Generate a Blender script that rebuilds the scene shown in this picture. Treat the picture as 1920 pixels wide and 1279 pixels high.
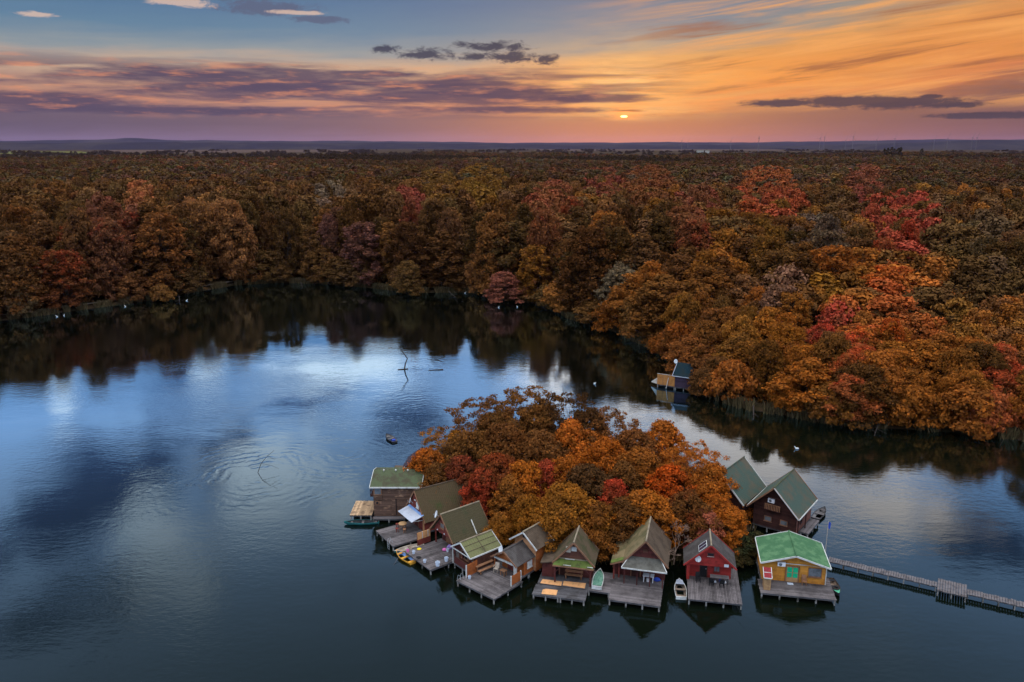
import bpy, bmesh, math, random
import numpy as np
from mathutils import Vector

# ------------------------------------------------------------------ camera, world, sun, exposure
for o in list(bpy.data.objects): bpy.data.objects.remove(o)
S = bpy.context.scene
col = S.collection
CAM_H, FPX = 45.0, 1493.0                     # metres above the lake, focal length in 1920-px units
PITCH = math.atan(367.5 / FPX)
cd = bpy.data.cameras.new('camera'); cam = bpy.data.objects.new('camera', cd); col.objects.link(cam)
cam.location = (0, 0, CAM_H); cam.rotation_euler = (math.pi/2 - PITCH, 0, 0)
cd.sensor_width = 36; cd.lens = FPX/1920*36; cd.clip_start = 1; cd.clip_end = 60000
S.camera = cam
S.view_settings.view_transform = 'Standard'; S.view_settings.look = 'None'
S.view_settings.exposure = 0.0; S.view_settings.gamma = 1; S.view_settings.use_curve_mapping = False

_F = Vector((0, math.cos(PITCH), -math.sin(PITCH))); _U = Vector((0, math.sin(PITCH), math.cos(PITCH)))
def ray(u, v): return _F + Vector((1,0,0))*((u-960)/FPX) + _U*((639.5-v)/FPX)
def ground(u, v, z=0.0):                      # survey helper: the place on a level of height z seen at a photo point
    d = ray(u, v); t = (z-CAM_H)/d.z
    return (d.x*t, d.y*t)
def azel(u, v):
    d = ray(u, v).normalized(); return math.degrees(math.atan2(d.x, d.y)), math.degrees(math.asin(d.z))
SUN_AZ, SUN_EL = azel(1170, 217)

def lin(c):
    f = lambda x: x/12.92 if x <= .04045 else ((x+.055)/1.055)**2.4
    return tuple(f(x/255) for x in c[:3])

class NT:                                     # small helper around a node tree
    def __init__(s, nt): s.nt = nt; s.L = nt.links.new
    def node(s, t, **k):
        n = s.nt.nodes.new(t)
        for a, b in k.items(): setattr(n, a, b)
        return n
    def put(s, sock, v):
        if hasattr(v, 'is_linked') or isinstance(v, bpy.types.NodeSocket): s.L(v, sock)
        else: sock.default_value = v
    def m(s, op, *a, clamp=False):
        n = s.node('ShaderNodeMath', operation=op, use_clamp=clamp)
        for i, v in enumerate(a): s.put(n.inputs[i], v)
        return n.outputs[0]
    def add(s, *a):
        r = a[0]
        for b in a[1:]: r = s.m('ADD', r, b)
        return r
    def mul(s, *a):
        r = a[0]
        for b in a[1:]: r = s.m('MULTIPLY', r, b)
        return r
    def sub(s, a, b): return s.m('SUBTRACT', a, b)
    def step(s, v, a, b, lo=0., hi=1.):
        n = s.node('ShaderNodeMapRange', interpolation_type='SMOOTHSTEP')
        for i, x in enumerate((v, a, b, lo, hi)): s.put(n.inputs[i], x)
        return n.outputs[0]
    def vec(s, x, y, z=0.):
        n = s.node('ShaderNodeCombineXYZ')
        for i, v in enumerate((x, y, z)): s.put(n.inputs[i], v)
        return n.outputs[0]
    def noise(s, vec, scale=1., detail=4., rough=.55, dist=0.):
        n = s.node('ShaderNodeTexNoise')
        if vec is not None: s.L(vec, n.inputs['Vector'])
        n.inputs['Scale'].default_value = scale; n.inputs['Detail'].default_value = detail
        n.inputs['Roughness'].default_value = rough; n.inputs['Distortion'].default_value = dist
        return n.outputs[0]
    def mix(s, f, a, b, blend='MIX'):
        n = s.node('ShaderNodeMix', data_type='RGBA', blend_type=blend)
        s.put(n.inputs['Factor'], f)
        for k, v in (('A', a), ('B', b)):
            i = [q for q in n.inputs if q.name == k and q.type == 'RGBA'][0]
            if isinstance(v, (tuple, list)): v = (*v[:3], 1)
            s.put(i, v)
        return [q for q in n.outputs if q.type == 'RGBA'][0]
    def ramp(s, v, stops):
        n = s.node('ShaderNodeValToRGB'); cr = n.color_ramp
        while len(cr.elements) < len(stops): cr.elements.new(.5)
        for e, (p, c) in zip(cr.elements, stops): e.position = p; e.color = (*c[:3], 1)
        s.L(v, n.inputs[0]); return n.outputs[0]

def build_world():
    w = bpy.data.worlds.new('World'); S.world = w; w.use_nodes = True
    w.node_tree.nodes.clear(); n = NT(w.node_tree)
    tc = n.node('ShaderNodeTexCoord'); sp = n.node('ShaderNodeSeparateXYZ'); n.L(tc.outputs['Generated'], sp.inputs[0])
    x, y, z = sp.outputs
    az = n.mul(n.m('ARCTAN2', x, y), 57.29578)
    el = n.mul(n.m('ARCSINE', n.m('MINIMUM', n.m('MAXIMUM', z, 0.), 1.)), 57.29578)
    # slow warping so that no band is ruler straight
    wob = n.noise(n.vec(n.mul(az, .09), n.mul(el, .35), 3.), 1., 4.)
    fine = n.noise(n.vec(n.mul(az, .28), n.mul(el, 1.9), 9.), 1., 6., .6)
    streak = n.noise(n.vec(n.mul(az, .10), n.add(n.mul(el, 1.25), n.mul(az, -.06)), 17.), 1., 5., .6, .4)
    tear = n.noise(n.vec(n.mul(az, .42), n.add(n.mul(el, 3.1), n.mul(az, .05)), 21.), 1., 5., .68, .6)
    rightness = n.step(az, -14., 16.)
    tilt = n.step(az, 4., 36.)
    ele = n.add(n.sub(el, n.mul(tilt, n.m('MINIMUM', n.mul(el, .42), 4.5))), n.mul(n.sub(wob, .5), 1.5), n.mul(n.sub(streak, .5), 1.3))
    e01 = n.m('DIVIDE', n.m('MAXIMUM', ele, 0.), 60.)
    def st(*l): return [(e/60., lin(c)) for e, c in l]
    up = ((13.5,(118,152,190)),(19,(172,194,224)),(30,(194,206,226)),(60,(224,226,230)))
    left = n.ramp(e01, st((0,(114,100,128)),(1.2,(90,83,110)),(2.0,(102,88,112)),(2.7,(196,138,118)),(3.5,(188,140,122)),(4.3,(178,140,128)),(5.0,(205,172,148)),(5.9,(140,152,162)),(7.2,(92,130,162)),(9.4,(72,113,156)),*up))
    right = n.ramp(e01, st((0,(122,88,104)),(.9,(104,76,92)),(1.7,(116,80,86)),(2.15,(156,94,80)),(2.5,(220,124,74)),(3.4,(230,142,70)),(4.6,(226,144,74)),(5.4,(206,146,92)),(6.2,(140,138,134)),(7.4,(88,122,148)),(9.4,(72,110,146)),*up))
    c = n.mix(rightness, left, right)
    # the real sky model underneath gives its share of scattered light
    sky = n.node('ShaderNodeTexSky', sky_type='NISHITA', sun_disc=False)
    sky.sun_elevation = math.radians(SUN_EL); sky.sun_rotation = math.radians(SUN_AZ); sky.altitude = 100
    sk = n.node('ShaderNodeVectorMath', operation='SCALE'); n.L(sky.outputs[0], sk.inputs[0]); sk.inputs['Scale'].default_value = .12
    c = n.mix(.10, c, sk.outputs[0])
    # orange fan of thin cloud to the right of the sun
    fan = n.noise(n.vec(n.mul(az, .07), n.add(n.mul(el, 1.1), n.mul(az, -.13)), 31.), 1., 5., .62, .5)
    fanm = n.mul(n.step(fan, .45, .68), n.step(az, 2., 15.), n.step(el, 1.8, 3.), n.step(el, 14., 9.))
    c = n.mix(n.mul(fanm, .75), c, lin((246,170,96)))
    fand = n.mul(n.step(fan, .47, .30), n.step(az, 2., 15.), n.step(el, 1.6, 3.), n.step(el, 11., 7.))
    c = n.mix(n.mul(fand, .8), c, lin((164,102,66)))
    # sun glow and disc
    da = n.m('DIVIDE', n.sub(az, SUN_AZ), 1.25); de = n.sub(el, SUN_EL)
    r2 = n.add(n.mul(da, da), n.mul(de, de)); r = n.m('SQRT', r2)
    glow = n.m('EXPONENT', n.mul(r2, -.055))
    c = n.mix(n.mul(glow, n.step(fine, .2, .75), n.step(el, 1.3, 2.3), .95), c, lin((255,196,118)))
    pa, pe = azel(1150, 152); qa = n.m('DIVIDE', n.sub(az, pa), 3.2); qe = n.m('DIVIDE', n.sub(el, pe), 1.1)
    patch_ = n.m('EXPONENT', n.mul(n.add(n.mul(qa, qa), n.mul(qe, qe)), -1.))
    c = n.mix(n.mul(patch_, n.step(tear, .34, .62), .8), c, (1.3,.72,.26))
    glow2 = n.m('EXPONENT', n.mul(r2, -1.3))
    c = n.mix(n.mul(glow2, n.step(el, 1.5, 1.95), n.step(tear, .3, .62), .95), c, (1.5,.55,.12))
    # stratus streaks between two and five degrees, torn by finer noise
    sn = n.add(n.noise(n.vec(n.mul(az, .07), n.mul(el, .95), 5.3), 1., 4., .58, .35), n.mul(n.sub(tear, .5), .14))
    win = n.mul(n.step(el, 1.5, 2.4), n.step(el, 5.9, 4.4), n.step(az, 15., 4., .12, 1.))
    stra = n.mul(n.step(sn, .43, .60), win)
    c = n.mix(n.mul(stra, .8), c, n.mix(rightness, lin((96,80,100)), lin((116,82,82))))
    # single clouds: fluffy outlines by noise
    pn = n.noise(n.vec(n.mul(az, .9), n.mul(el, 2.0), 2.), 1., 6., .72, .5)
    def clouds(lst, nz, amp, a, b):
        best = None
        for (u, v, ru, rv) in lst:
            a0, e0 = azel(u, v); e0 = abs(e0)
            sx = ru/FPX*57.3; sy = rv/FPX*57.3
            dx = n.m('DIVIDE', n.sub(az, a0), sx); dy = n.m('DIVIDE', n.sub(el, e0), sy)
            k = n.sub(1., n.m('SQRT', n.add(n.mul(dx, dx), n.mul(dy, dy))))
            best = k if best is None else n.m('MAXIMUM', best, k)
        return n.step(n.add(best, n.mul(n.sub(nz, .5), amp)), a, b)
    k = clouds([(470,152,320,30),(880,172,260,28),(1120,184,140,12),(70,188,170,20),(330,206,300,10),(700,138,120,10),(960,206,240,8)], n.add(n.mul(n.noise(n.vec(n.mul(az,.16),n.mul(el,1.2),8.),1.,4.,.6),.75), n.mul(tear,.25)), 2.4, -.05, .6)
    c = n.mix(n.mul(k, .85), c, n.mix(rightness, lin((86,74,96)), lin((104,76,82))))
    bl = n.mul(n.step(n.add(fine, n.mul(n.sub(tear,.5),.4)), .5, .72), win)
    c = n.mix(n.mul(bl, .5), c, lin((250,160,108)))
    k = clouds([(500,14,110,16),(600,36,70,9)], pn, 2.0, .1, .6)
    c = n.mix(n.mul(k, .8), c, lin((96,100,124)))
    k = clouds([(340,4,70,10),(66,27,38,5),(560,24,60,5)], pn, 1.8, .1, .6)
    c = n.mix(n.mul(k, .75), c, lin((222,190,172)))
    k = clouds([(718,92,40,10),(800,101,66,14),(890,107,42,10),(925,87,76,13),(965,108,60,13),(1022,112,32,13),
                ], pn, 2.7, .08, .72)
    k = n.m('MAXIMUM', k, clouds([(1470,193,90,8),(1580,190,120,12),(1690,193,130,12),(1770,197,80,7),(1748,181,26,5),(1860,216,110,7)], n.add(n.mul(pn, .6), n.mul(tear, .4)), 1.9, .02, .5))
    c = n.mix(n.mul(k, .9), c, n.mix(rightness, lin((66,66,84)), lin((78,64,72))))
    # higher cloud, above the picture, seen mirrored in the lake
    iz = n.m('DIVIDE', 1., n.add(z, .12))
    hv = n.vec(n.mul(x, iz), n.mul(y, iz), 0.)
    hn = n.noise(hv, 1.5, 4., .58, .3); hn2 = n.noise(hv, 2.6, 4., .6, .2)
    hw = n.step(el, 10., 15.)
    dk = clouds([(240,900,210,100),(420,860,120,60),(540,740,170,32),(330,735,110,20),(90,1010,130,60),(760,790,110,50),(1830,1010,160,60),(180,1130,260,50)], n.noise(hv, 6.0, 5., .62, .4), 2.2, .0, .6)
    c = n.mix(n.mul(n.m('MAXIMUM', n.mul(n.step(hn, .54, .72), .5), dk), hw, .92), c, lin((44,58,92)))
    c = n.mix(n.mul(n.step(hn2, .56, .78), hw, .55), c, lin((250,240,236)))
    pk = clouds([(500,910,150,130),(640,960,80,70),(300,1010,110,100),(370,1080,70,70),(120,745,34,34),(390,690,60,30),(650,690,220,40),(1240,760,210,90),(1430,860,220,120),(1640,940,180,80),(1080,720,170,60)], n.noise(hv, 6.5, 5., .62, .4), 2.0, .05, .7)
    c = n.mix(n.mul(pk, hw, .9), c, n.mix(n.step(az, -8., 8.), (1.1,1.0,.93), (1.5,.98,.72)))
    # the sky brightens steadily above the sunset band, as the bright lake shows; extra overhead brightness is added to light the land
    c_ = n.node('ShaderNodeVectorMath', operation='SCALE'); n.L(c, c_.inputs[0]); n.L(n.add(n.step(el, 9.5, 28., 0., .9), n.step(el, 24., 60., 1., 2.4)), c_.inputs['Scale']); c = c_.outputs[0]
    # the sun itself, flattened by a bar of cloud
    dd = n.add(n.mul(n.sub(az, SUN_AZ), n.sub(az, SUN_AZ)), n.mul(n.sub(el, SUN_EL-.05), n.sub(el, SUN_EL-.05), 9.))
    disc = n.step(dd, .075, .02)
    c = n.mix(disc, c, (5., 3.2, .9))
    bar = n.mul(n.step(n.m('ABSOLUTE', n.sub(n.add(el, n.mul(n.sub(fine,.5),.3)), SUN_EL+.33)), .09, .02), n.step(n.m('ABSOLUTE', n.sub(az, SUN_AZ+.3)), 1.4, .3))
    c = n.mix(n.mul(bar, .6), c, lin((150,80,50)))
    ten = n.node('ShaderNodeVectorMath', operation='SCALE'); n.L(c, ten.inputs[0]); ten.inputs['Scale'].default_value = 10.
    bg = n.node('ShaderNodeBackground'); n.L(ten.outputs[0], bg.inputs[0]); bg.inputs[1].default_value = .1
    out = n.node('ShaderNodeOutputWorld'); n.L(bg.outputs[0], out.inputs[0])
build_world()
S.world.cycles.sampling_method = 'MANUAL'; S.world.cycles.sample_map_resolution = 512
S.cycles.use_adaptive_sampling = True; S.cycles.adaptive_threshold = .02; S.cycles.max_bounces = 5; S.cycles.diffuse_bounces = 1; S.cycles.glossy_bounces = 2; S.cycles.transmission_bounces = 2

sd = bpy.data.lights.new('sun', 'SUN'); sun = bpy.data.objects.new('sun', sd); col.objects.link(sun)
sd.energy = 1.5; sd.angle = math.radians(10); sd.color = (1, .62, .36)     # behind thin cloud, just above the horizon
sun.rotation_euler = Vector((math.sin(math.radians(SUN_AZ))*math.cos(math.radians(SUN_EL)), math.cos(math.radians(SUN_AZ))*math.cos(math.radians(SUN_EL)), math.sin(math.radians(SUN_EL)))).to_track_quat('Z', 'Y').to_euler()

# ------------------------------------------------------------------ materials
def newmat(name):
    m = bpy.data.materials.new(name); m.use_nodes = True; m.node_tree.nodes.clear()
    return m, NT(m.node_tree)
def finish(n, shader):
    o = n.node('ShaderNodeOutputMaterial'); n.L(shader, o.inputs[0])
def surf(name, c, c2=None, rough=.8, scale=1.5, island=.25, streak=None, lo=.45, hi=.65, spec=.12, metal=0, fine=.25):
    """paint / wood / sheet: base colour, blotches of a second colour, piece-to-piece variation, grain"""
    m, n = newmat(name)
    tc = n.node('ShaderNodeTexCoord').outputs['Object']
    if streak:
        mp = n.node('ShaderNodeMapping'); n.L(tc, mp.inputs[0]); mp.inputs['Scale'].default_value = streak; v = mp.outputs[0]
    else: v = tc
    col_ = (*c, 1)
    if c2 is not None:
        col_ = n.mix(n.step(n.noise(v, scale, 6., .65), lo, hi), c, c2)
    g = n.node('ShaderNodeNewGeometry').outputs['Random Per Island']
    k = n.add(1.-island, n.mul(g, island*2)) if island else 1.
    k = n.mul(k, n.add(1.-fine, n.mul(n.noise(v, scale*7, 4., .7), fine*2)))
    sc = n.node('ShaderNodeVectorMath', operation='SCALE')
    if isinstance(col_, tuple): sc.inputs[0].default_value = col_[:3]
    else: n.L(col_, sc.inputs[0])
    n.put(sc.inputs['Scale'], k)
    b = n.node('ShaderNodeBsdfPrincipled'); n.L(sc.outputs[0], b.inputs['Base Color'])
    b.inputs['Roughness'].default_value = rough; b.inputs['Specular IOR Level'].default_value = spec; b.inputs['Metallic'].default_value = metal
    finish(n, b.outputs[0]); return m
M = {}
def A(name, *a, **k): M[name] = surf(name, *a, **k)
A('white', (.60,.60,.57), (.34,.32,.28), scale=2, island=.1, fine=.15, lo=.45, hi=.75)
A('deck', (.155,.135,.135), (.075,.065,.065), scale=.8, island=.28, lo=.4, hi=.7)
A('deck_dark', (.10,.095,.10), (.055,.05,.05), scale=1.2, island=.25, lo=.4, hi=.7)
A('deck_pale', (.135,.12,.122), (.065,.055,.055), scale=1.5, island=.35, lo=.4, hi=.7)
A('pile', (.28,.26,.24), (.06,.055,.045), scale=1.5)
A('fence_orange', (.46,.20,.06), (.34,.14,.04), scale=1.2, island=.15)
A('tan_plank', (.50,.33,.19), (.22,.14,.09), scale=1.5, island=.35)
A('ply', (.72,.36,.15), (.52,.27,.12), scale=2, island=.08, fine=.12)
A('red_wall', (.34,.035,.03), (.22,.026,.022), scale=1.2, island=.14)
A('dark_red_wall', (.20,.045,.035), (.11,.03,.024), scale=1.3, island=.18)
A('maroon_wall', (.105,.030,.026), (.06,.02,.018), scale=1.3, island=.2)
A('brown_wall', (.12,.05,.035), (.065,.03,.022), scale=1.3, island=.2)
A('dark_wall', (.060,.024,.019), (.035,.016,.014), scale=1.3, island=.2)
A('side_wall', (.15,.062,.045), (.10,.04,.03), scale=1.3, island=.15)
A('orange_wall', (.36,.105,.03), (.25,.075,.025), scale=1.2, island=.14)
A('pale_orange_wall', (.44,.22,.11), (.33,.15,.07), scale=1.2, island=.14)
A('yellow_wall', (.56,.24,.04), (.42,.17,.03), scale=1.1, island=.10)
A('weathered_wall', (.12,.07,.05), (.36,.21,.13), scale=.9, island=.3, lo=.52, hi=.68, streak=(1,1,3))
A('cabinet_wood', (.42,.25,.12), (.27,.16,.08), island=.15)
A('bench_wood', (.30,.15,.08), (.2,.1,.055), island=.15)
A('roof_green', (.038,.068,.050), (.078,.066,.040), scale=.7, rough=.6, streak=(1,1,.5), lo=.44, hi=.60, island=0, fine=.2, spec=.35)
A('roof_bright_green', (.045,.125,.055), (.085,.185,.085), scale=1.1, rough=.65, lo=.44, hi=.60, island=0, fine=.18)
A('roof_olive', (.072,.090,.045), (.060,.056,.032), scale=.7, rough=.75, lo=.44, hi=.60, island=0, fine=.25)
A('roof_moss', (.085,.060,.032), (.050,.066,.022), scale=.5, rough=.85, island=0, lo=.5, hi=.72)
A('roof_tile', (.080,.066,.036), (.050,.062,.030), scale=.6, rough=.8, island=0, lo=.5, hi=.7)
A('roof_small', (.15,.15,.065), (.085,.085,.04), scale=.6, rough=.7, lo=.5, hi=.7, island=0, fine=.15)
A('roof_khaki', (.20,.15,.078), (.11,.095,.045), scale=.6, rough=.75, lo=.44, hi=.60, island=0, fine=.15)
A('roof_brown', (.105,.075,.052), (.07,.05,.035), scale=.7, rough=.8, lo=.44, hi=.60, island=0)
A('roof_thatch', (.10,.072,.045), (.065,.06,.03), scale=.8, rough=.9, lo=.44, hi=.60, island=0)
A('roof_dark', (.062,.053,.050), (.09,.08,.075), scale=1., rough=.75, lo=.44, hi=.60, island=0)
A('roof_grey', (.15,.145,.125), (.10,.095,.08), scale=.9, rough=.8, lo=.44, hi=.60, island=0)
A('roof_purple', (.05,.035,.045), (.035,.028,.035), scale=1., rough=.7, island=0)
A('roof_teal', (.007,.021,.030), (.014,.022,.024), scale=.8, rough=.95, island=0)
A('purple_wall', (.055,.035,.055), (.04,.025,.04), island=.15)
A('moss_panel', (.11,.15,.035), (.07,.085,.028), scale=2, island=0)
A('ridge', (.27,.22,.15), (.18,.14,.1), island=.1)
A('barge_brown', (.26,.13,.075), (.16,.08,.05), island=.1)
A('glass_dark', (.02,.022,.026), rough=.12, island=0, spec=.6, fine=0)
A('glass_grey', (.16,.18,.20), (.09,.1,.11), rough=.2, island=0, spec=.6, fine=.1)
A('curtain', (.62,.62,.6), (.45,.45,.45), island=0)
A('green_pane', (.015,.42,.20), (.012,.34,.17), rough=.4, island=.1, fine=.05)
A('awning_white', (.44,.47,.54), (.34,.37,.44), rough=.6, island=0, fine=.06)
A('blue', (.03,.07,.40), rough=.5, island=.2)
A('blue_boat', (.22,.36,.66), (.13,.24,.48), rough=.5, island=.15)
A('plastic_white', (.80,.81,.84), rough=.4, island=.05, fine=.04)
A('bucket', (.62,.70,.82), rough=.4, island=.1, fine=.05)
A('yellow', (.85,.62,.02), rough=.4, island=0, fine=.03)
A('pink', (.75,.18,.45), rough=.5, island=.2)
A('purple', (.32,.22,.55), rough=.5, island=.2)
A('metal', (.42,.44,.46), (.3,.3,.3), rough=.45, island=0, metal=.4)
A('dish', (.72,.74,.76), (.6,.62,.65), rough=.5, island=0, fine=.04)
A('black', (.018,.018,.02), rough=.6, island=.2)
A('solar', (.035,.03,.05), (.05,.04,.07), rough=.25, spec=.6, island=.2)
A('boat_yellow', (.62,.30,.035), (.5,.23,.03), rough=.5, island=.1)
A('boat_teal', (.02,.13,.13), (.03,.09,.09), rough=.5, island=0)
A('boat_white', (.66,.66,.63), (.45,.44,.4), rough=.5, island=.05)
A('boat_cream', (.55,.47,.38), (.36,.28,.22), rough=.6, island=.15)
A('boat_inside', (.20,.19,.19), (.1,.085,.08), island=.2)
A('boat_moss', (.16,.30,.22), (.08,.2,.14), scale=4, island=0, lo=.4, hi=.6)
A('boat_dark', (.03,.03,.034), (.05,.045,.045), island=.15)
A('boat_wood', (.22,.16,.12), (.12,.09,.07), island=.2)
A('tarp_green', (.10,.42,.25), (.07,.33,.2), island=0)
A('twig', (.30,.20,.15), (.2,.13,.1), island=.15)
A('bark', (.095,.07,.052), (.06,.045,.035), island=.1)
A('dead_wood', (.05,.04,.035), island=.1)
A('turbine', (.16,.15,.17), island=0, fine=0)
A('hill', (.024,.022,.030), (.04,.034,.036), scale=.0012, spec=0., rough=1., island=0, lo=.45, hi=.6)
A('field_green', (.11,.105,.03), (.08,.08,.028), scale=.004, spec=0., rough=1., island=0)
A('field_brown', (.09,.06,.045), (.06,.042,.034), scale=.003, spec=0., rough=1., island=0)
A('litter', (.055,.035,.02), (.035,.03,.016), scale=.25, spec=0., rough=1., island=0)
A('path', (.22,.18,.15), (.14,.11,.09), scale=.6, spec=0., rough=1., island=0)
A('red_tin', (.26,.03,.035), (.18,.025,.03), island=.1)
A('bird', (.75,.75,.73), rough=.7, island=0, fine=.05)
A('leaf_green', (.045,.06,.022), (.08,.075,.03), island=.4)

def leaf_material():
    """autumn leaves: colour per tree (object colour), some sprays turned towards red (object alpha), leaf-to-leaf variation"""
    m, n = newmat('autumn_leaves')
    oi = n.node('ShaderNodeObjectInfo'); base = oi.outputs['Color']; al = oi.outputs['Alpha']
    tc = n.node('ShaderNodeTexCoord'); g = n.node('ShaderNodeNewGeometry').outputs['Random Per Island']
    sp = n.node('ShaderNodeSeparateXYZ'); n.L(tc.outputs['Generated'], sp.inputs[0])
    nz = n.noise(tc.outputs['Object'], .32, 2., .5)
    turn = n.step(n.add(nz, n.mul(n.sub(sp.outputs[2], .5), .28), n.mul(n.sub(al, .5), .9)), .55, .72)
    red = n.mix(1., base, (1.12,.66,.72), 'MULTIPLY')
    c = n.mix(turn, base, red)
    nz2 = n.noise(tc.outputs['Object'], .55, 3., .6)
    olive = n.mix(1., c, (.50,.58,.60), 'MULTIPLY')
    c = n.mix(n.mul(n.step(nz2, .5, .68), .75), c, olive)
    wp = n.node('ShaderNodeNewGeometry').outputs['Position']
    c = n.mix(n.mul(n.step(n.noise(wp, .23, 3., .6), .44, .66), .42), c, (.135,.060,.020))
    bright = n.mix(1., c, (1.35,1.2,.9), 'MULTIPLY')
    c = n.mix(n.step(g, .72, 1.), c, bright)
    sc = n.node('ShaderNodeVectorMath', operation='SCALE'); n.L(c, sc.inputs[0]); n.put(sc.inputs['Scale'], n.add(.74, n.mul(g, .52)))
    d = n.node('ShaderNodeBsdfDiffuse'); t = n.node('ShaderNodeBsdfTranslucent')
    n.L(sc.outputs[0], d.inputs[0]); n.L(sc.outputs[0], t.inputs[0])
    mx = n.node('ShaderNodeMixShader'); mx.inputs[0].default_value = .3; n.L(d.outputs[0], mx.inputs[1]); n.L(t.outputs[0], mx.inputs[2])
    finish(n, mx.outputs[0]); return m
M['leaf'] = leaf_material()
def forest_material():
    """leaves of the trees farther back: each tree carries its own tint"""
    m, n = newmat('forest_leaves')
    at_ = n.node('ShaderNodeAttribute', attribute_type='INSTANCER', attribute_name='tint')
    g = n.node('ShaderNodeNewGeometry').outputs['Random Per Island']
    sc = n.node('ShaderNodeVectorMath', operation='SCALE'); oc = n.node('ShaderNodeTexCoord').outputs['Object']
    c = n.mix(n.mul(n.step(n.noise(oc, .22, 3., .6), .42, .64), .65), at_.outputs['Color'], (.105,.052,.019))
    n.L(c, sc.inputs[0]); n.put(sc.inputs['Scale'], n.add(.84, n.mul(g, .32)))
    d = n.node('ShaderNodeBsdfDiffuse'); n.L(sc.outputs[0], d.inputs[0])
    finish(n, d.outputs[0]); return m
M['forest'] = forest_material()

RINGS = [(*ground(485, 900), 21, 1.0), (*ground(655, 850), 17, .85), (*ground(775, 688), 12, .6), (*ground(800, 770), 16, .4)]
def water_material():
    m, n = newmat('lake_water')
    tc = n.node('ShaderNodeTexCoord').outputs['Object']
    sp = n.node('ShaderNodeSeparateXYZ'); n.L(tc, sp.inputs[0]); x, y, _ = sp.outputs
    v = n.vec(n.mul(x, .55), y)
    gust = n.step(n.noise(tc, .045, 3., .5), .38, .66)
    h = n.mul(n.noise(v, 1.6, 4., .6), n.add(.3, n.mul(gust, .8)), .019)
    h = n.add(h, n.mul(n.noise(v, .25, 2., .5), .018))
    warp = n.noise(tc, .22, 3., .55); warp2 = n.noise(tc, .9, 2., .5)
    for (cx, cy, rad, amp) in RINGS:
        dx = n.sub(x, cx); dy = n.sub(y, cy); r = n.m('SQRT', n.add(n.mul(dx, dx), n.mul(dy, dy)))
        rw = n.add(r, n.mul(warp, 4.2)); brk = n.step(n.noise(n.vec(n.mul(x, .16), n.mul(y, .16), rad), 1., 3., .6), .42, .68)
        h = n.add(h, n.mul(n.m('SINE', n.add(n.mul(rw, 3.9), n.mul(warp2, 2.8))), n.step(r, rad, rad*.25), brk, amp*.0085))
    b = n.node('ShaderNodeBump'); b.inputs['Strength'].default_value = 1.; b.inputs['Distance'].default_value = 1.; n.L(h, b.inputs['Height'])
    fr = n.node('ShaderNodeFresnel'); fr.inputs[0].default_value = 1.34; n.L(b.outputs[0], fr.inputs['Normal'])
    k = n.m('MINIMUM', n.m('POWER', n.mul(fr.outputs[0], 5.0), 2.4), .85)
    gl = n.node('ShaderNodeBsdfGlossy'); gl.inputs['Roughness'].default_value = .02; n.L(b.outputs[0], gl.inputs['Normal']); gl.inputs[0].default_value = (.52,.76,1,1)
    df = n.node('ShaderNodeBsdfDiffuse'); df.inputs[0].default_value = (.0030,.0050,.0026,1)
    mx = n.node('ShaderNodeMixShader'); n.L(k, mx.inputs[0]); n.L(df.outputs[0], mx.inputs[1]); n.L(gl.outputs[0], mx.inputs[2])
    finish(n, mx.outputs[0]); return m
M['water'] = water_material()

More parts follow.
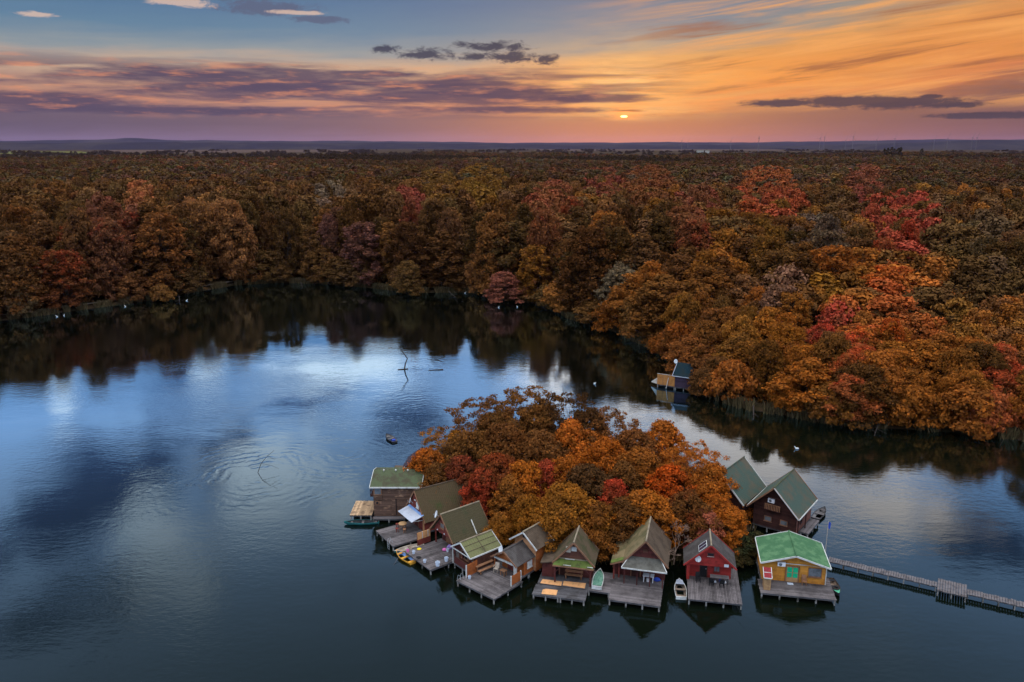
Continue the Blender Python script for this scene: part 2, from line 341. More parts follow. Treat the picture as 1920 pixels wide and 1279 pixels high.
# ------------------------------------------------------------------ mesh helpers
def tag(o, label=None, cat=None, group=None, kind=None):
    for k, v in (('label', label), ('category', cat), ('group', group), ('kind', kind)):
        if v: o[k] = v
    return o
def empty(name, loc, rz=0.):
    o = bpy.data.objects.new(name, None); col.objects.link(o); o.location = loc; o.rotation_euler = (0,0,rz); o.empty_display_size = .3
    return o
class MB:
    def __init__(s): s.v = []; s.f = []
    def quad(s, a, b, c, d):
        i = len(s.v); s.v += [a, b, c, d]; s.f.append((i, i+1, i+2, i+3)); return s
    def hexa(s, p):                            # 8 corners: bottom 4 ccw, top 4 ccw
        i = len(s.v); s.v += list(p)
        s.f += [tuple(i+k for k in q) for q in ((3,2,1,0),(4,5,6,7),(0,1,5,4),(1,2,6,5),(2,3,7,6),(3,0,4,7))]; return s
    def box(s, x0, x1, y0, y1, z0, z1):
        return s.hexa([(x0,y0,z0),(x1,y0,z0),(x1,y1,z0),(x0,y1,z0),(x0,y0,z1),(x1,y0,z1),(x1,y1,z1),(x0,y1,z1)])
    def bar(s, a, b, w, h=None, up=(0,0,1)):   # rectangular bar between two points
        h = h or w; a = Vector(a); b = Vector(b); d = (b-a).normalized(); u = Vector(up)
        r = d.cross(u)
        if r.length < 1e-4: r = d.cross(Vector((1,0,0)))
        r.normalize(); u = r.cross(d); r *= w/2; u *= h/2
        return s.hexa([tuple(q) for q in (a-r-u, a+r-u, b+r-u, b-r-u, a-r+u, a+r+u, b+r+u, b-r+u)])
    def tube(s, pts, rads, n=6, cap=True):
        base = len(s.v); pts = [Vector(p) for p in pts]
        prev = None
        for i, p in enumerate(pts):
            d = (pts[min(i+1,len(pts)-1)]-pts[max(i-1,0)]).normalized()
            if prev is None: r = d.cross(Vector((0,0,1)) if abs(d.z) < .95 else Vector((1,0,0)))
            else: r = prev - d*prev.dot(d)
            r.normalize(); prev = r; q = d.cross(r)
            for k in range(n):
                a = 2*math.pi*k/n; s.v.append(tuple(p + (r*math.cos(a)+q*math.sin(a))*rads[i]))
        for i in range(len(pts)-1):
            for k in range(n):
                a = base+i*n+k; b = base+i*n+(k+1)%n; s.f.append((a, b, b+n, a+n))
        if cap:
            s.f.append(tuple(base+k for k in range(n))[::-1]); s.f.append(tuple(base+(len(pts)-1)*n+k for k in range(n)))
        return s
    def lathe(s, c, prof, n=12):
        base = len(s.v)
        for (r, z) in prof:
            for k in range(n):
                a = 2*math.pi*k/n; s.v.append((c[0]+r*math.cos(a), c[1]+r*math.sin(a), c[2]+z))
        for i in range(len(prof)-1):
            for k in range(n):
                a = base+i*n+k; b = base+i*n+(k+1)%n; s.f.append((a, b, b+n, a+n))
        s.f.append(tuple(base+k for k in range(n))[::-1]); s.f.append(tuple(base+(len(prof)-1)*n+k for k in range(n)))
        return s
    def siding(s, p, q, z0, z1, clip=None, h=.16, lip=.03):
        """overlapping boards along p->q (outside on the right hand); clip(z)->(a,b) trims them under a gable"""
        p = Vector((*p, 0)); q = Vector((*q, 0)); L = (q-p).length; d = (q-p)/L; nrm = Vector((d.y, -d.x, 0))
        k = max(1, round((z1-z0)/h)); hh = (z1-z0)/k
        for i in range(k):
            a = z0+i*hh; b = a+hh
            r0 = clip(a, L) if clip else (0, L); r1 = clip(b, L) if clip else (0, L)
            if r0[1]-r0[0] < .03: continue
            if r1[1] < r1[0]: r1 = ((r1[0]+r1[1])/2,)*2
            P_ = lambda t, z, o: tuple(p + d*t + nrm*o + Vector((0,0,z)))
            j = len(s.v)
            s.v += [P_(r0[0],a,0), P_(r0[1],a,0), P_(r0[0],a,lip), P_(r0[1],a,lip), P_(r1[1],b,.004), P_(r1[0],b,.004)]
            s.f += [(j,j+1,j+3,j+2), (j+2,j+3,j+4,j+5)]
        return s
    def build(s, name, mat, parent=None, loc=None, smooth=False):
        me = bpy.data.meshes.new(name); me.from_pydata([tuple(v) for v in s.v], [], s.f); me.update()
        if smooth: me.polygons.foreach_set('use_smooth', [True]*len(me.polygons))
        me.materials.append(M[mat] if isinstance(mat, str) else mat)
        o = bpy.data.objects.new(name, me); col.objects.link(o)
        if parent: o.parent = parent
        if loc: o.location = loc
        return o
def copy_tree(o, parent=None):
    c = o.copy(); col.objects.link(c); c.parent = parent
    for ch in o.children: copy_tree(ch, c)
    return c
R = random.Random(7)
# ------------------------------------------------------------------ setting: land, lake, island, fields, hills
SHORE_PX = [(-60,612),(0,601),(60,594),(130,584),(240,569),(300,560),(380,545),(440,535),(520,530),(600,532),(700,540),(770,549),(880,548),(940,562),(1030,572),(1062,596),(1140,616),(1200,645),(1250,670),(1292,694),(1306,728),(1340,748),(1400,768),(1480,780),(1560,796),(1620,802),(1720,806),(1820,814),(1920,826),(2000,838)]
shore = [ground(u, v) for u, v in SHORE_PX]
lake = [(-330,120),(-210,180)] + shore + [(130,104),(240,60),(240,-120),(-330,-120)]
def inside(poly, x, y):
    r = False; j = len(poly)-1
    for i in range(len(poly)):
        xi, yi = poly[i]; xj, yj = poly[j]
        if (yi > y) != (yj > y) and x < (xj-xi)*(y-yi)/(yj-yi)+xi: r = not r
        j = i
    return r
def shore_dist(x, y):
    b = 1e9
    for i in range(len(lake)-1):
        ax, ay = lake[i]; bx, by = lake[i+1]; dx, dy = bx-ax, by-ay
        t = max(0, min(1, ((x-ax)*dx+(y-ay)*dy)/(dx*dx+dy*dy)))
        b = min(b, math.hypot(x-ax-dx*t, y-ay-dy*t))
    return b

wm = MB(); wm.quad((-420,-200,0),(420,-200,0),(420,420,0),(-420,420,0))
tag(wm.build('lake_water', 'water'), kind='structure')

def build_land():
    cx, cy = 8, 85
    # densify the shoreline so the bank wanders
    pts = []
    n = len(lake)
    for i in range(n):
        a = lake[i]; b = lake[(i+1) % n]; L = math.hypot(b[0]-a[0], b[1]-a[1]); k = max(1, int(L/4)) if L < 120 else 6
        for j in range(k):
            t = j/k; pts.append((a[0]+(b[0]-a[0])*t + R.uniform(-.35,.35), a[1]+(b[1]-a[1])*t + R.uniform(-.35,.35)))
    mb = MB(); N = len(pts)
    rings = []
    for (off, z) in ((-.6,-.6),(0,.0),(.5,.28),(1.6,.5),(4.,.8),(40,1.0),(600,1.0),(4000,1.0),(26000,1.0)):
        ring = []
        for (x, y) in pts:
            d = math.hypot(x-cx, y-cy); ux, uy = (x-cx)/d, (y-cy)/d
            dd = d+off if off < 300 else max(off, d+50)
            ring.append((cx+ux*dd, cy+uy*dd, z + (R.uniform(-.08,.08) if 0 < off < 10 else 0)))
        rings.append(ring)
    for r in rings: mb.v += r
    for i in range(len(rings)-1):
        for k in range(N):
            a = i*N+k; b = i*N+(k+1) % N; mb.f.append((a, b, b+N, a+N))
    tag(mb.build('land', 'litter'), kind='structure')
build_land()

def ribbon(name, pts, w, z, mat):
    mb = MB()
    for i in range(len(pts)):
        a = pts[max(i-1,0)]; b = pts[min(i+1,len(pts)-1)]; d = Vector((b[0]-a[0], b[1]-a[1], 0)).normalized(); nn = Vector((-d.y, d.x, 0))
        for s in (-.5, .5):
            k = w*(1+R.uniform(-.2,.2)); mb.v.append((pts[i][0]+nn.x*k*s, pts[i][1]+nn.y*k*s, z))
    for i in range(len(pts)-1): mb.f.append((2*i, 2*i+1, 2*i+3, 2*i+2))
    return tag(mb.build(name, mat), kind='structure')
def off_shore(i0, i1, d):
    r = []
    for i in range(i0, i1):
        (ax, ay), (bx, by) = shore[i], shore[i+1]
        for t in (0, .5):
            x, y = ax+(bx-ax)*t, ay+(by-ay)*t; L = math.hypot(x-8, y-85); r.append((x+(x-8)/L*d, y+(y-85)/L*d))
    return r
ribbon('shore_path', off_shore(1, 16, 2.6), 1.5, 1.02, 'path')

ISLAND = [(-14,92),(-14.5,100),(-12,110),(-6,118),(2,122),(11,121),(19,115),(26,106),(30,97),(29,88),(25,82.5),(18,80),(9,80),(2,82),(-4,86),(-9,89)]
def build_island():
    mb = MB(); pts = []
    for i in range(len(ISLAND)):
        a = ISLAND[i]; b = ISLAND[(i+1) % len(ISLAND)]
        for j in range(3):
            t = j/3; pts.append((a[0]+(b[0]-a[0])*t+R.uniform(-.4,.4), a[1]+(b[1]-a[1])*t+R.uniform(-.4,.4)))
    cx, cy = 7, 100; N = len(pts)
    for (k, z) in ((1.06,-.6),(1.,-.02),(.97,.3),(.85,.6),(.5,.8),(.02,.9)):
        mb.v += [(cx+(x-cx)*k, cy+(y-cy)*k, z+(R.uniform(-.06,.06) if z > .1 else 0)) for x, y in pts]
    for i in range(5):
        for k in range(N):
            a = i*N+k; b = i*N+(k+1) % N; mb.f.append((a, b, b+N, a+N))
    tag(mb.build('island', 'litter'), kind='structure')
build_island()
ribbon('island_path', [(20.5,81.2),(23.5,82.5),(26,83.0),(28,84.2)], .9, .62, 'path')

# fields beyond the wood and the hills on the horizon
def patch(name, px, z, mat):
    mb = MB(); p = [ground(u, v, z) for u, v in px]; mb.v += [(x, y, z) for x, y in p]; mb.f.append(tuple(range(len(p))))
    return tag(mb.build(name, mat), kind='structure')
patch('meadow', [(-500,288.5),(190,288.5),(150,284),(-500,281.5)], 1.2, 'field_green')
patch('ploughed_field', [(150,288.8),(700,284),(640,281),(200,281.5)], 1.2, 'field_brown')
patch('stubble_field', [(1000,283),(1480,282.5),(1440,279),(1010,279)], 1.2, 'field_brown')
def hills(name, dist, base, amp, seed, prof):
    rr = random.Random(seed); mb = MB(); n = 160; ph = [rr.uniform(0,6.28) for _ in range(6)]
    for i in range(n+1):
        a = math.radians(-48+96*i/n); u = 960+FPX*math.tan(a)
        h = base+prof(u)+amp*sum(math.sin(a*f+p)/(k+1) for k, (f, p) in enumerate(zip((9,21,47,83,150,240), ph)))*.5
        for (d, z) in ((0,0.),(.04,h*.7),(.10,h),(.22,h*.6),(.4,0.)):
            mb.v.append((math.sin(a)*dist*(1+d), math.cos(a)*dist*(1+d), max(z, 0.)))
    for i in range(n):
        for k in range(4):
            a = i*5+k; mb.f.append((a, a+5, a+6, a+1))
    return tag(mb.build(name, 'hill', smooth=True), kind='structure')
bump = lambda u, c, w, h: h*math.exp(-((u-c)/w)**2)
hills('near_hills', 9000, 46, 13, 3, lambda u: bump(u,200,420,26)+bump(u,600,260,22)+bump(u,1850,240,46))
hills('far_hills', 15000, 92, 22, 5, lambda u: bump(u,275,45,34)+bump(u,100,500,40)+bump(u,1000,600,10)+bump(u,1900,300,40))

# ------------------------------------------------------------------ cabins
def roof_slope(mb, a, b, c, d, ribs, rows=1, amp=.035, thick=.09):
    """sheet a(ridge front) b(ridge back) c(eave back) d(eave front) with ribs running down the slope"""
    a, b, c, d = (Vector(q) for q in (a, b, c, d)); nrm = (b-a).cross(d-a); nrm.normalize()
    if nrm.z < 0: nrm = -nrm
    mb.hexa([tuple(q) for q in (d-nrm*thick, c-nrm*thick, b-nrm*thick, a-nrm*thick, d, c, b, a)])
    prof = []
    for i in range(ribs):
        prof += [((i+.08)/ribs, .012), ((i+.36)/ribs, .012+amp), ((i+.60)/ribs, .012+amp), ((i+.88)/ribs, .012)]
    base = len(mb.v); n = len(prof)
    for r in range(rows):
        for (e, lift) in ((r/rows, 0.), ((r+1)/rows, .03 if rows > 1 else 0.)):
            for (t, h) in prof:
                p = a.lerp(b, t); q = d.lerp(c, t); mb.v.append(tuple(p.lerp(q, e) + nrm*(h+lift)))
    for r in range(2*rows-1):
        for k in range(n-1):
            i = base+r*n+k; mb.f.append((i, i+1, i+n+1, i+n))
def gable_roof(root, w, L, ze, zr, mat, ribs, rows=1, ridge='ridge', barge='white', fascia=None, amp=.035, x0=0.):
    mb = MB()
    roof_slope(mb, (x0+.0,0,zr), (x0,L,zr), (x0-w,L,ze), (x0-w,0,ze), ribs, rows, amp)
    roof_slope(mb, (x0,0,zr+.002), (x0,L,zr+.002), (x0+w,L,ze), (x0+w,0,ze), ribs, rows, amp)
    o = mb.build('roof', mat, root)
    MB().tube([(x0,-.06,zr+.05),(x0,L+.06,zr+.05)], [.09,.09], 6).build('ridge_cap', ridge, o)
    for (y, sgn) in ((-.035,-1),(L+.035,1)):
        b = MB()
        for s in (-1, 1): b.bar((x0,y,zr-.04), (x0+s*(w+.03),y,ze-.04), .06, .17)
        b.build('barge_board', barge, o)
    if fascia:
        for s in (-1, 1): MB().bar((x0+s*(w+.05),0.02,ze-.06), (x0+s*(w+.05),L-.02,ze-.06), .07, .15).build('gutter', fascia, o)
    return o
def gable_clip(hw, ze, slope):                 # trims boards of a wall of half width hw under the roof planes
    def f(z, L):
        if z <= ze: return (0, L)
        k = (z-ze)/slope; return (k, L-k)
    return f
def walls(root, hw, y0, y1, z0, ze, zr, w, mat, recess=0., zsplit=2.4, gmat=None, lower=None):
    """four walls of boards; with a recess the front is a gable above an open porch and a wall set back"""
    sl = (zr-ze)/w
    top = lambda: (ze + (w-hw)*sl - .09)       # roof underside at the wall line
    zt = top(); apex = zt + hw*sl - .02
    cl = gable_clip(hw, zt, sl)
    if recess:
        MB().siding((-hw,y0), (hw,y0), zsplit, apex, cl).build('gable', gmat or mat, root)
        MB().siding((-hw,y0+recess), (hw,y0+recess), z0, zt).build('front_wall', lower or mat, root)
        MB().box(-hw+.03, hw-.03, y0+.02, y0+recess+.4, zsplit-.06, zsplit-.003).build('porch_ceiling', mat, root)
    else:
        MB().siding((-hw,y0), (hw,y0), z0, apex, cl).build('front_wall', gmat or mat, root)
    MB().siding((hw,y1), (-hw,y1), z0, apex, cl).build('back_wall', mat, root)
    ys = y0+recess if recess else y0
    MB().siding((hw,ys), (hw,y1), z0, zt).build('side_wall', mat, root)
    MB().siding((-hw,y1), (-hw,ys), z0, zt).build('side_wall', mat, root)
    MB().box(-hw+.02, hw-.02, ys+.02, y1-.02, z0-.12, z0-.004).build('floor', mat, root)
    return zt
def window(root, x0, x1, z0, z1, y, pane='glass_dark', frame='white', fw=.07, split=True, sill=True, name='window', axis='y', sgn=-1):
    """window on a wall of constant y (axis 'y') or constant x (axis 'x'); sgn is the outward side"""
    def put(mb, a0, a1, b0, b1, d0, d1):
        lo, hi = sorted((y+sgn*d0, y+sgn*d1))
        if axis == 'y': mb.box(a0, a1, lo, hi, b0, b1)
        else: mb.box(lo, hi, a0, a1, b0, b1)
    o = MB(); put(o, x0, x1, z0, z1, .035, .05); g = o.build(name, pane, root)
    f = MB(); put(f, x0-fw, x1+fw, z1, z1+fw, .03, .09); put(f, x0-fw, x1+fw, z0-fw, z0, .03, .09)
    put(f, x0-fw, x0, z0, z1, .03, .088); put(f, x1, x1+fw, z0, z1, .03, .088)
    if split: put(f, (x0+x1)/2-.025, (x0+x1)/2+.025, z0, z1, .03, .075)
    f.build('frame', frame, g)
    if sill:
        s = MB(); put(s, x0-fw-.05, x1+fw+.05, z0-fw-.05, z0-fw-.004, .03, .16); s.build('sill', frame, g)
    return g
def door(root, x0, x1, z0, z1, y, mat='barge_brown', frame='bench_wood'):
    g = MB().box(x0, x1, y-.07, y-.04, z0, z1).build('door', mat, root)
    f = MB().box(x0-.08, x0, y-.09, y-.03, z0, z1+.08); f.box(x1, x1+.08, y-.09, y-.03, z0, z1+.08); f.box(x0, x1, y-.088, y-.03, z1, z1+.08); f.build('frame', frame, g)
    MB().box(x1-.16, x1-.06, y-.13, y-.071, z0+.95, z0+1.02).build('handle', 'metal', g)
    return g
def dish(root, loc, aim, r=.38, name='satellite_dish'):
    c = Vector(loc); d = Vector(aim).normalized(); q = d.to_track_quat('Z', 'Y')
    mb = MB()
    prof = [(0,0),(r*.4,.02),(r*.75,.07),(r,.13),(r,.15),(r*.74,.09),(r*.38,.04),(0.,.02)]
    m2 = MB().lathe((0,0,0), [(max(a,.004), b) for a, b in prof], 16)
    mb.v = [tuple(c+q @ Vector(v)) for v in m2.v]; mb.f = m2.f
    o = mb.build(name, 'dish', root, smooth=True)
    a = MB(); a.bar(tuple(c), tuple(c-d*.25+Vector((0,.0,-.25))), .05); a.bar(tuple(c-q@Vector((0,r,-.12))), tuple(c+d*.42), .025); a.build('arm', 'metal', o)
    return o
def posts(root, lst, z0, z1, w=.12, mat='maroon_wall', name='post'):
    for (x, y) in lst: MB().box(x-w/2, x+w/2, y-w/2, y+w/2, z0, z1).build(name, mat, root)
def cabin(name, label, x, y, th, cat='cabin'):
    return tag(empty(name, (x, y, 0), th), label, cat)

def deck(name, label, frame, pieces, z=.66, mat='deck', pitch=.15, piles=True, cat='deck'):
    """plank platform on piles; pieces are rectangles (x0,x1,y0,y1,'x' or 'y' = plank direction) in the frame (x,y,theta)"""
    root = tag(empty(name, (frame[0], frame[1], 0), frame[2]), label, cat)
    for (x0, x1, y0, y1, dr, *mm) in pieces:
        mb = MB(); mt = mm[0] if mm else mat; dz = mm[1] if len(mm) > 1 else 0.
        a0, a1, b0, b1 = (y0, y1, x0, x1) if dr == 'x' else (x0, x1, y0, y1)
        n = max(1, round((a1-a0)/pitch)); st = (a1-a0)/n
        for i in range(n):
            p = a0+i*st+.01; q = a0+(i+1)*st-.012; e0 = b0-R.uniform(0,.06); e1 = b1+R.uniform(0,.06); zz = z+dz+R.uniform(-.006,.006)
            if dr == 'x': mb.box(e0, e1, p, q, zz-.045, zz)
            else: mb.box(p, q, e0, e1, zz-.045, zz)
        tag(mb.build('planks', mt, root), kind='stuff')
        zb = z+dz
        for yb in (y0+.1, (y0+y1)/2, y1-.1): MB().box(x0+.02, x1-.02, yb-.06, yb+.06, zb-.22, zb-.055).build('beam', 'deck_dark', root)
        for xb in (x0+.035, x1-.035): MB().box(xb-.03, xb+.03, y0+.01, y1-.01, zb-.21, zb-.058).build('edge_beam', 'deck_dark', root)
        if piles:
            nx = max(2, round((x1-x0)/1.7)+1); ny = max(2, round((y1-y0)/2.2)+1)
            for i in range(nx):
                for j in range(ny):
                    px = x0+.12+(x1-x0-.24)*i/(nx-1); py = y0+.1+(y1-y0-.2)*j/(ny-1)
                    MB().tube([(px,py,-1.2),(px,py,zb-.06)], [.085,.085], 7).build('pile', 'pile', root)
    return root

# --- A: tall weathered cabin at the left end, green roof
A_ = cabin('stilt_cabin', 'tall weathered plank cabin with flat green roof and white gutter, leftmost on the island', -14.1, 90.0, 0)
MB().siding((-2.9,.3), (2.75,.3), .55, 4.45).build('front_wall', 'weathered_wall', A_)
MB().siding((2.75,5.2), (-2.9,5.2), .55, 4.3).build('back_wall', 'weathered_wall', A_)
for (p, q) in (((2.75,.3),(2.75,5.2)), ((-2.9,5.2),(-2.9,.3))): MB().siding(p, q, .55, 4.4).build('side_wall', 'weathered_wall', A_)
mb = MB(); roof_slope(mb, (-3.25,3.35,5.35), (3.05,3.35,5.35), (3.05,.0,4.5), (-3.25,.0,4.5), 26, amp=.012); roof_slope(mb, (-3.25,3.352,5.352), (3.05,3.352,5.352), (3.05,5.5,4.75), (-3.25,5.5,4.75), 26, amp=.012)
rf = mb.build('roof', 'roof_olive', A_)
MB().bar((-3.3,-.05,4.44), (3.1,-.05,4.44), .08, .16).build('gutter', 'white', rf)
for s in (-3.29, 3.09):
    b = MB(); b.bar((s,-.0,4.46), (s,3.35,5.31), .06, .15); b.bar((s,3.35,5.31), (s,5.5,4.71), .06, .15); b.build('barge_board', 'white', rf)
for x in (-1.95, -.46, 1.05):
    MB().lathe((x,3.0,5.30), [(.05,0),(.05,.16),(.13,.17),(.02,.30)], 8).build('roof_vent', 'white', rf)
g = MB().box(-2.72, -1.95, .20, .25, 3.45, 4.25).build('window', 'glass_grey', A_)
b = MB(); b.box(-2.8,-1.87,.18,.27,4.25,4.33); b.box(-2.8,-1.87,.18,.27,3.37,3.45); b.box(-2.8,-2.72,.18,.27,3.45,4.25); b.box(-1.95,-1.87,.18,.27,3.45,4.25); b.build('frame', 'bench_wood', g)
for i in range(6): MB().bar((-2.85,.18,2.75+i*.11), (-1.85,.18,2.75+i*.11), .05, .08).build('louvre_slat', 'weathered_wall', A_)
MB().box(-.66, -.2, .2, .262, .72, 2.82).build('door', 'weathered_wall', A_)
MB().box(-.18, -.1, .2, .255, .72, 2.85).build('door_post', 'black', A_)
window(A_, -2.6, -2.3, 2.15, 2.45, .3, frame='bench_wood', split=False, sill=False)
MB().bar((2.45,-.03,4.4), (2.45,.0,.6), .09).build('downpipe', 'white', A_)
bl = MB().box(-3.55, -2.95, 1.6, 3.6, 2.5, 2.62).build('balcony', 'dark_wall', A_)
b = MB()
for yy in (1.65, 2.6, 3.55): b.bar((-3.52,yy,2.62), (-3.52,yy,3.5), .07)
b.bar((-3.52,1.6,3.5), (-3.52,3.6,3.5), .08); b.bar((-3.52,1.6,3.1), (-3.52,3.6,3.1), .05); b.build('railing', 'dark_wall', bl)
deck('plank_landing', 'grey plank landing under the tall weathered cabin', (-14.1,90,0), [(-3.0,1.0,-.45,.2,'x'),(-2.9,2.7,.25,5.1,'x','deck_dark')], z=.5)
deck('boat_landing', 'pale tan plank platform beside the teal rowing boat', (-18.55,91.6,0), [(-1.35,1.35,-1.9,2.1,'y','tan_plank')], z=.95, pitch=.14)

# --- L: dark cabin half hidden behind A
L_ = cabin('stilt_cabin', 'small cabin with dark purple roof peeping out behind the tall weathered cabin', -13.0, 98.2, -.12)
walls(L_, 1.6, .3, 4.6, .6, 2.9, 4.5, 2.0, 'dark_wall'); gable_roof(L_, 2.0, 5.0, 2.9, 4.5, 'roof_purple', 18, barge='dark_wall', ridge='roof_purple')
window(L_, -.5, .5, 1.4, 2.3, .3)
dish(L_, (-1.1,-.25,3.3), (-.2,-.5,.8), .42)
pc = MB().box(-2.9, -1.7, -.6, 1.6, 3.05, 3.12); pc.build('porch_roof', 'roof_brown', L_)
for q in ((-2.8,-.5),(-2.8,1.5)): posts(L_, [q], .6, 3.04, .1, 'dark_wall')
deck('rear_landing', 'dark plank landing under the purple roofed cabin', (-13.0,98.2,-.12), [(-3.0,2.0,-.8,4.8,'x','deck_dark')], z=.58)

# --- B: olive roof, red gable, white awning
BF = (-11.61, 87.52, -.98)
B_ = cabin('stilt_cabin', 'red gabled cabin with brown-olive roof and white awning over its terrace', *BF)
walls(B_, 2.15, .15, 6.3, .66, 2.0, 5.15, 2.56, 'dark_red_wall'); gable_roof(B_, 2.56, 6.5, 2.0, 5.15, 'roof_moss', 26, barge='barge_brown', ridge='roof_brown')
window(B_, .35, .8, 3.2, 3.75, .15, pane='curtain', split=False)
MB().box(-.1,.25,.0,.1,3.9,4.0).build('lamp', 'white', B_)
dish(B_, (-.45,-.25,3.75), (-.6,-1,.35), .36)
aw = MB(); aw.hexa([(-1.5,.1,2.75),(-1.5,-1.5,2.3),(2.1,-1.5,2.3),(2.1,.1,2.75),(-1.5,.1,2.79),(-1.5,-1.5,2.34),(2.1,-1.5,2.34),(2.1,.1,2.79)]); aw = aw.build('awning', 'awning_white', B_)
MB().hexa([(-1.5,.1,2.80),(-1.5,-.18,2.72),(2.1,-.18,2.72),(2.1,.1,2.80),(-1.5,.1,2.83),(-1.5,-.18,2.75),(2.1,-.18,2.75),(2.1,.1,2.83)]).build('blue_band', 'blue_boat', aw)
for x in (-1.3, 1.9): MB().bar((x,.05,2.1), (x,-1.4,2.28), .05).build('awning_arm', 'white', aw)
door(B_, -.3, .6, .68, 2.3, .15, 'maroon_wall'); window(B_, -1.5, -.7, 1.2, 1.9, .15, frame='bench_wood')
MB().bar((2.1,.05,.7), (2.1,.05,2.1), .16).build('post', 'pale_orange_wall', B_)
deck('terrace_deck', 'grey plank terrace below the white awning with a round table', BF, [(-1.45,3.15,-4.45,.1,'y')])
deck('cabin_platform', 'dark platform under the red gabled cabin with awning', BF, [(-2.2,2.2,.12,6.3,'x','deck_dark',-.02)])

# --- C: olive tiled roof
CF = (-7.99, 81.8, -.89)
C_ = cabin('stilt_cabin', 'dull red cabin with olive ribbed tile roof and open porch', *CF)
walls(C_, 1.85, .4, 5.1, .66, 2.24, 4.86, 2.3, 'dark_red_wall', recess=1.0, zsplit=2.3, lower='maroon_wall'); gable_roof(C_, 2.3, 5.35, 2.24, 4.86, 'roof_tile', 30, rows=13, barge='barge_brown')
window(C_, -.55, .1, 3.05, 3.55, .4, pane='glass_grey', frame='barge_brown', split=True)
dish(C_, (-.5,-.15,4.75), (-.5,-1,.4), .42)
posts(C_, [(-1.75,.46),(1.75,.46)], .66, 2.3, .13, 'dark_red_wall'); door(C_, -.9, -.1, .68, 2.15, 1.4, 'barge_brown'); window(C_, .5, 1.3, 1.3, 2.0, 1.4, frame='bench_wood')
for x in (-1.2, .2, 1.5): MB().box(x-.06, x+.06, .28, .36, 2.42, 2.54).build('lamp', 'plastic_white', C_)
MB().bar((2.35,3.3,2.35),(1.25,3.3,3.72),.10,.08).build('flue_pipe', 'white', C_)
DC = deck('terrace_deck', 'grey plank terrace with white buckets in front of the tiled roof cabin', CF, [(-2.1,3.1,-3.5,1.38,'y')])
deck('cabin_platform', 'dark platform under the tiled roof cabin', CF, [(-1.9,1.9,1.45,5.1,'x','deck_dark',-.02)])
pf = tag(empty('privacy_fence', (CF[0], CF[1], 0), CF[2]), 'orange plank privacy fence between two terraces', 'fence')
for i in range(12): MB().box(-2.24, -2.2, -1.72+i*.143, -1.72+i*.143+.135, 1.42, 2.28+R.uniform(-.01,.01)).build('board', 'ply', pf)
for i in range(12): MB().box(-2.24, -2.2, -1.72+i*.143, -1.72+i*.143+.135, .72, 1.40).build('board', 'dark_red_wall', pf)
for yy in (-1.1, -.35): MB().box(-2.19, -2.14, yy-.035, yy+.035, 1.45, 2.28).build('batten', 'white', pf)
for yy in (-1.7, 0.): MB().box(-2.32, -2.25, yy-.04, yy+.04, .66, 2.25).build('post', 'dark_red_wall', pf)

# --- D: small cabin with pale olive roof, white trim
DF = (-5.55, 77.57, -.87)
D_ = cabin('stilt_cabin', 'small brown cabin with pale olive roof trimmed in white', *DF)
walls(D_, 1.4, .35, 4.0, .66, 2.54, 3.70, 1.73, 'brown_wall', recess=.5, zsplit=2.75, gmat='maroon_wall'); rf = gable_roof(D_, 1.73, 4.26, 2.54, 3.70, 'roof_small', 14, barge='white', fascia='white', amp=.015)
MB().bar((-1.7,.05,2.5),(1.7,.05,2.5),.06,.1).build('tie_beam','white',D_)
b = MB()
for t in (.33,.66): b.bar((1.73*t,.02,3.76-1.16*t),(1.73*t,4.24,3.76-1.16*t),.05,.03)
b.bar((.03,2.1,3.74),(1.70,2.1,2.60),.05,.03); b.build('roof_seam','roof_brown',rf)
MB().bar((-1.5,.1,.6),(-1.5,.1,2.5),.08).build('downpipe','white',D_)
for i in range(14): MB().box(-1.4+i*.2,-1.4+i*.2+.185,.2,.24,.5,1.42).build('railing_board','maroon_wall',D_)
MB().bar((-1.42,.2,1.46),(1.4,.2,1.46),.08,.06).build('railing_top','brown_wall',D_)
posts(D_, [(-1.38,.3),(1.35,.3),(0,.3)], .6, 2.5, .1, 'maroon_wall'); window(D_, -.8, .2, 1.4, 2.2, .85, frame='bench_wood'); door(D_, .5, 1.2, .68, 2.3, .85, 'dark_wall')
deck('cabin_platform', 'dark platform under the small pale olive roof cabin', DF, [(-1.5,1.6,.15,4.1,'x','deck_dark')])
sh = tag(empty('work_bench', (DF[0], DF[1], 0), DF[2]), 'long brown plank bench under the pale olive eave', 'bench')
for i in range(2): MB().box(1.75+i*.42, 2.12+i*.42, .6, 2.9, 1.38-i*.35, 1.44-i*.35).build('board', 'bench_wood', sh)
for yy in (.8, 2.7): MB().box(1.8, 1.9, yy, yy+.1, .68, 1.37).build('leg', 'bench_wood', sh); MB().box(2.4, 2.5, yy, yy+.1, .68, 1.02).build('leg', 'bench_wood', sh)

# --- E: orange-brown cabin in two sections
EF = (-.89, 75.93, -.72)
E_ = cabin('stilt_cabin', 'orange-brown cabin in two sections with dark front roof and white porch beam', *EF)
walls(E_, 1.5, .6, 3.3, .66, 2.34, 3.55, 1.8, 'orange_wall', recess=.9, zsplit=2.2); rf = gable_roof(E_, 1.8, 3.35, 2.34, 3.55, 'roof_dark', 18, barge='barge_brown', ridge='roof_dark', amp=.02)
MB().box(-1.75, 1.35, .42, .54, 2.02, 2.22).build('porch_beam', 'white', E_)
MB().box(1.02, 1.40, .42, .56, .68, 2.02).build('porch_panel', 'white', E_); posts(E_, [(-1.7,.5)], .66, 2.02, .1, 'orange_wall')
window(E_, 2.1, 2.75, 1.35, 1.95, 1.5, pane='curtain', frame='white', axis='x', sgn=1)
dish(E_, (-.5,.25,3.45), (-.4,-1,.4), .42)
door(E_, -.7, .1, .68, 2.1, 1.5, 'dark_red_wall')
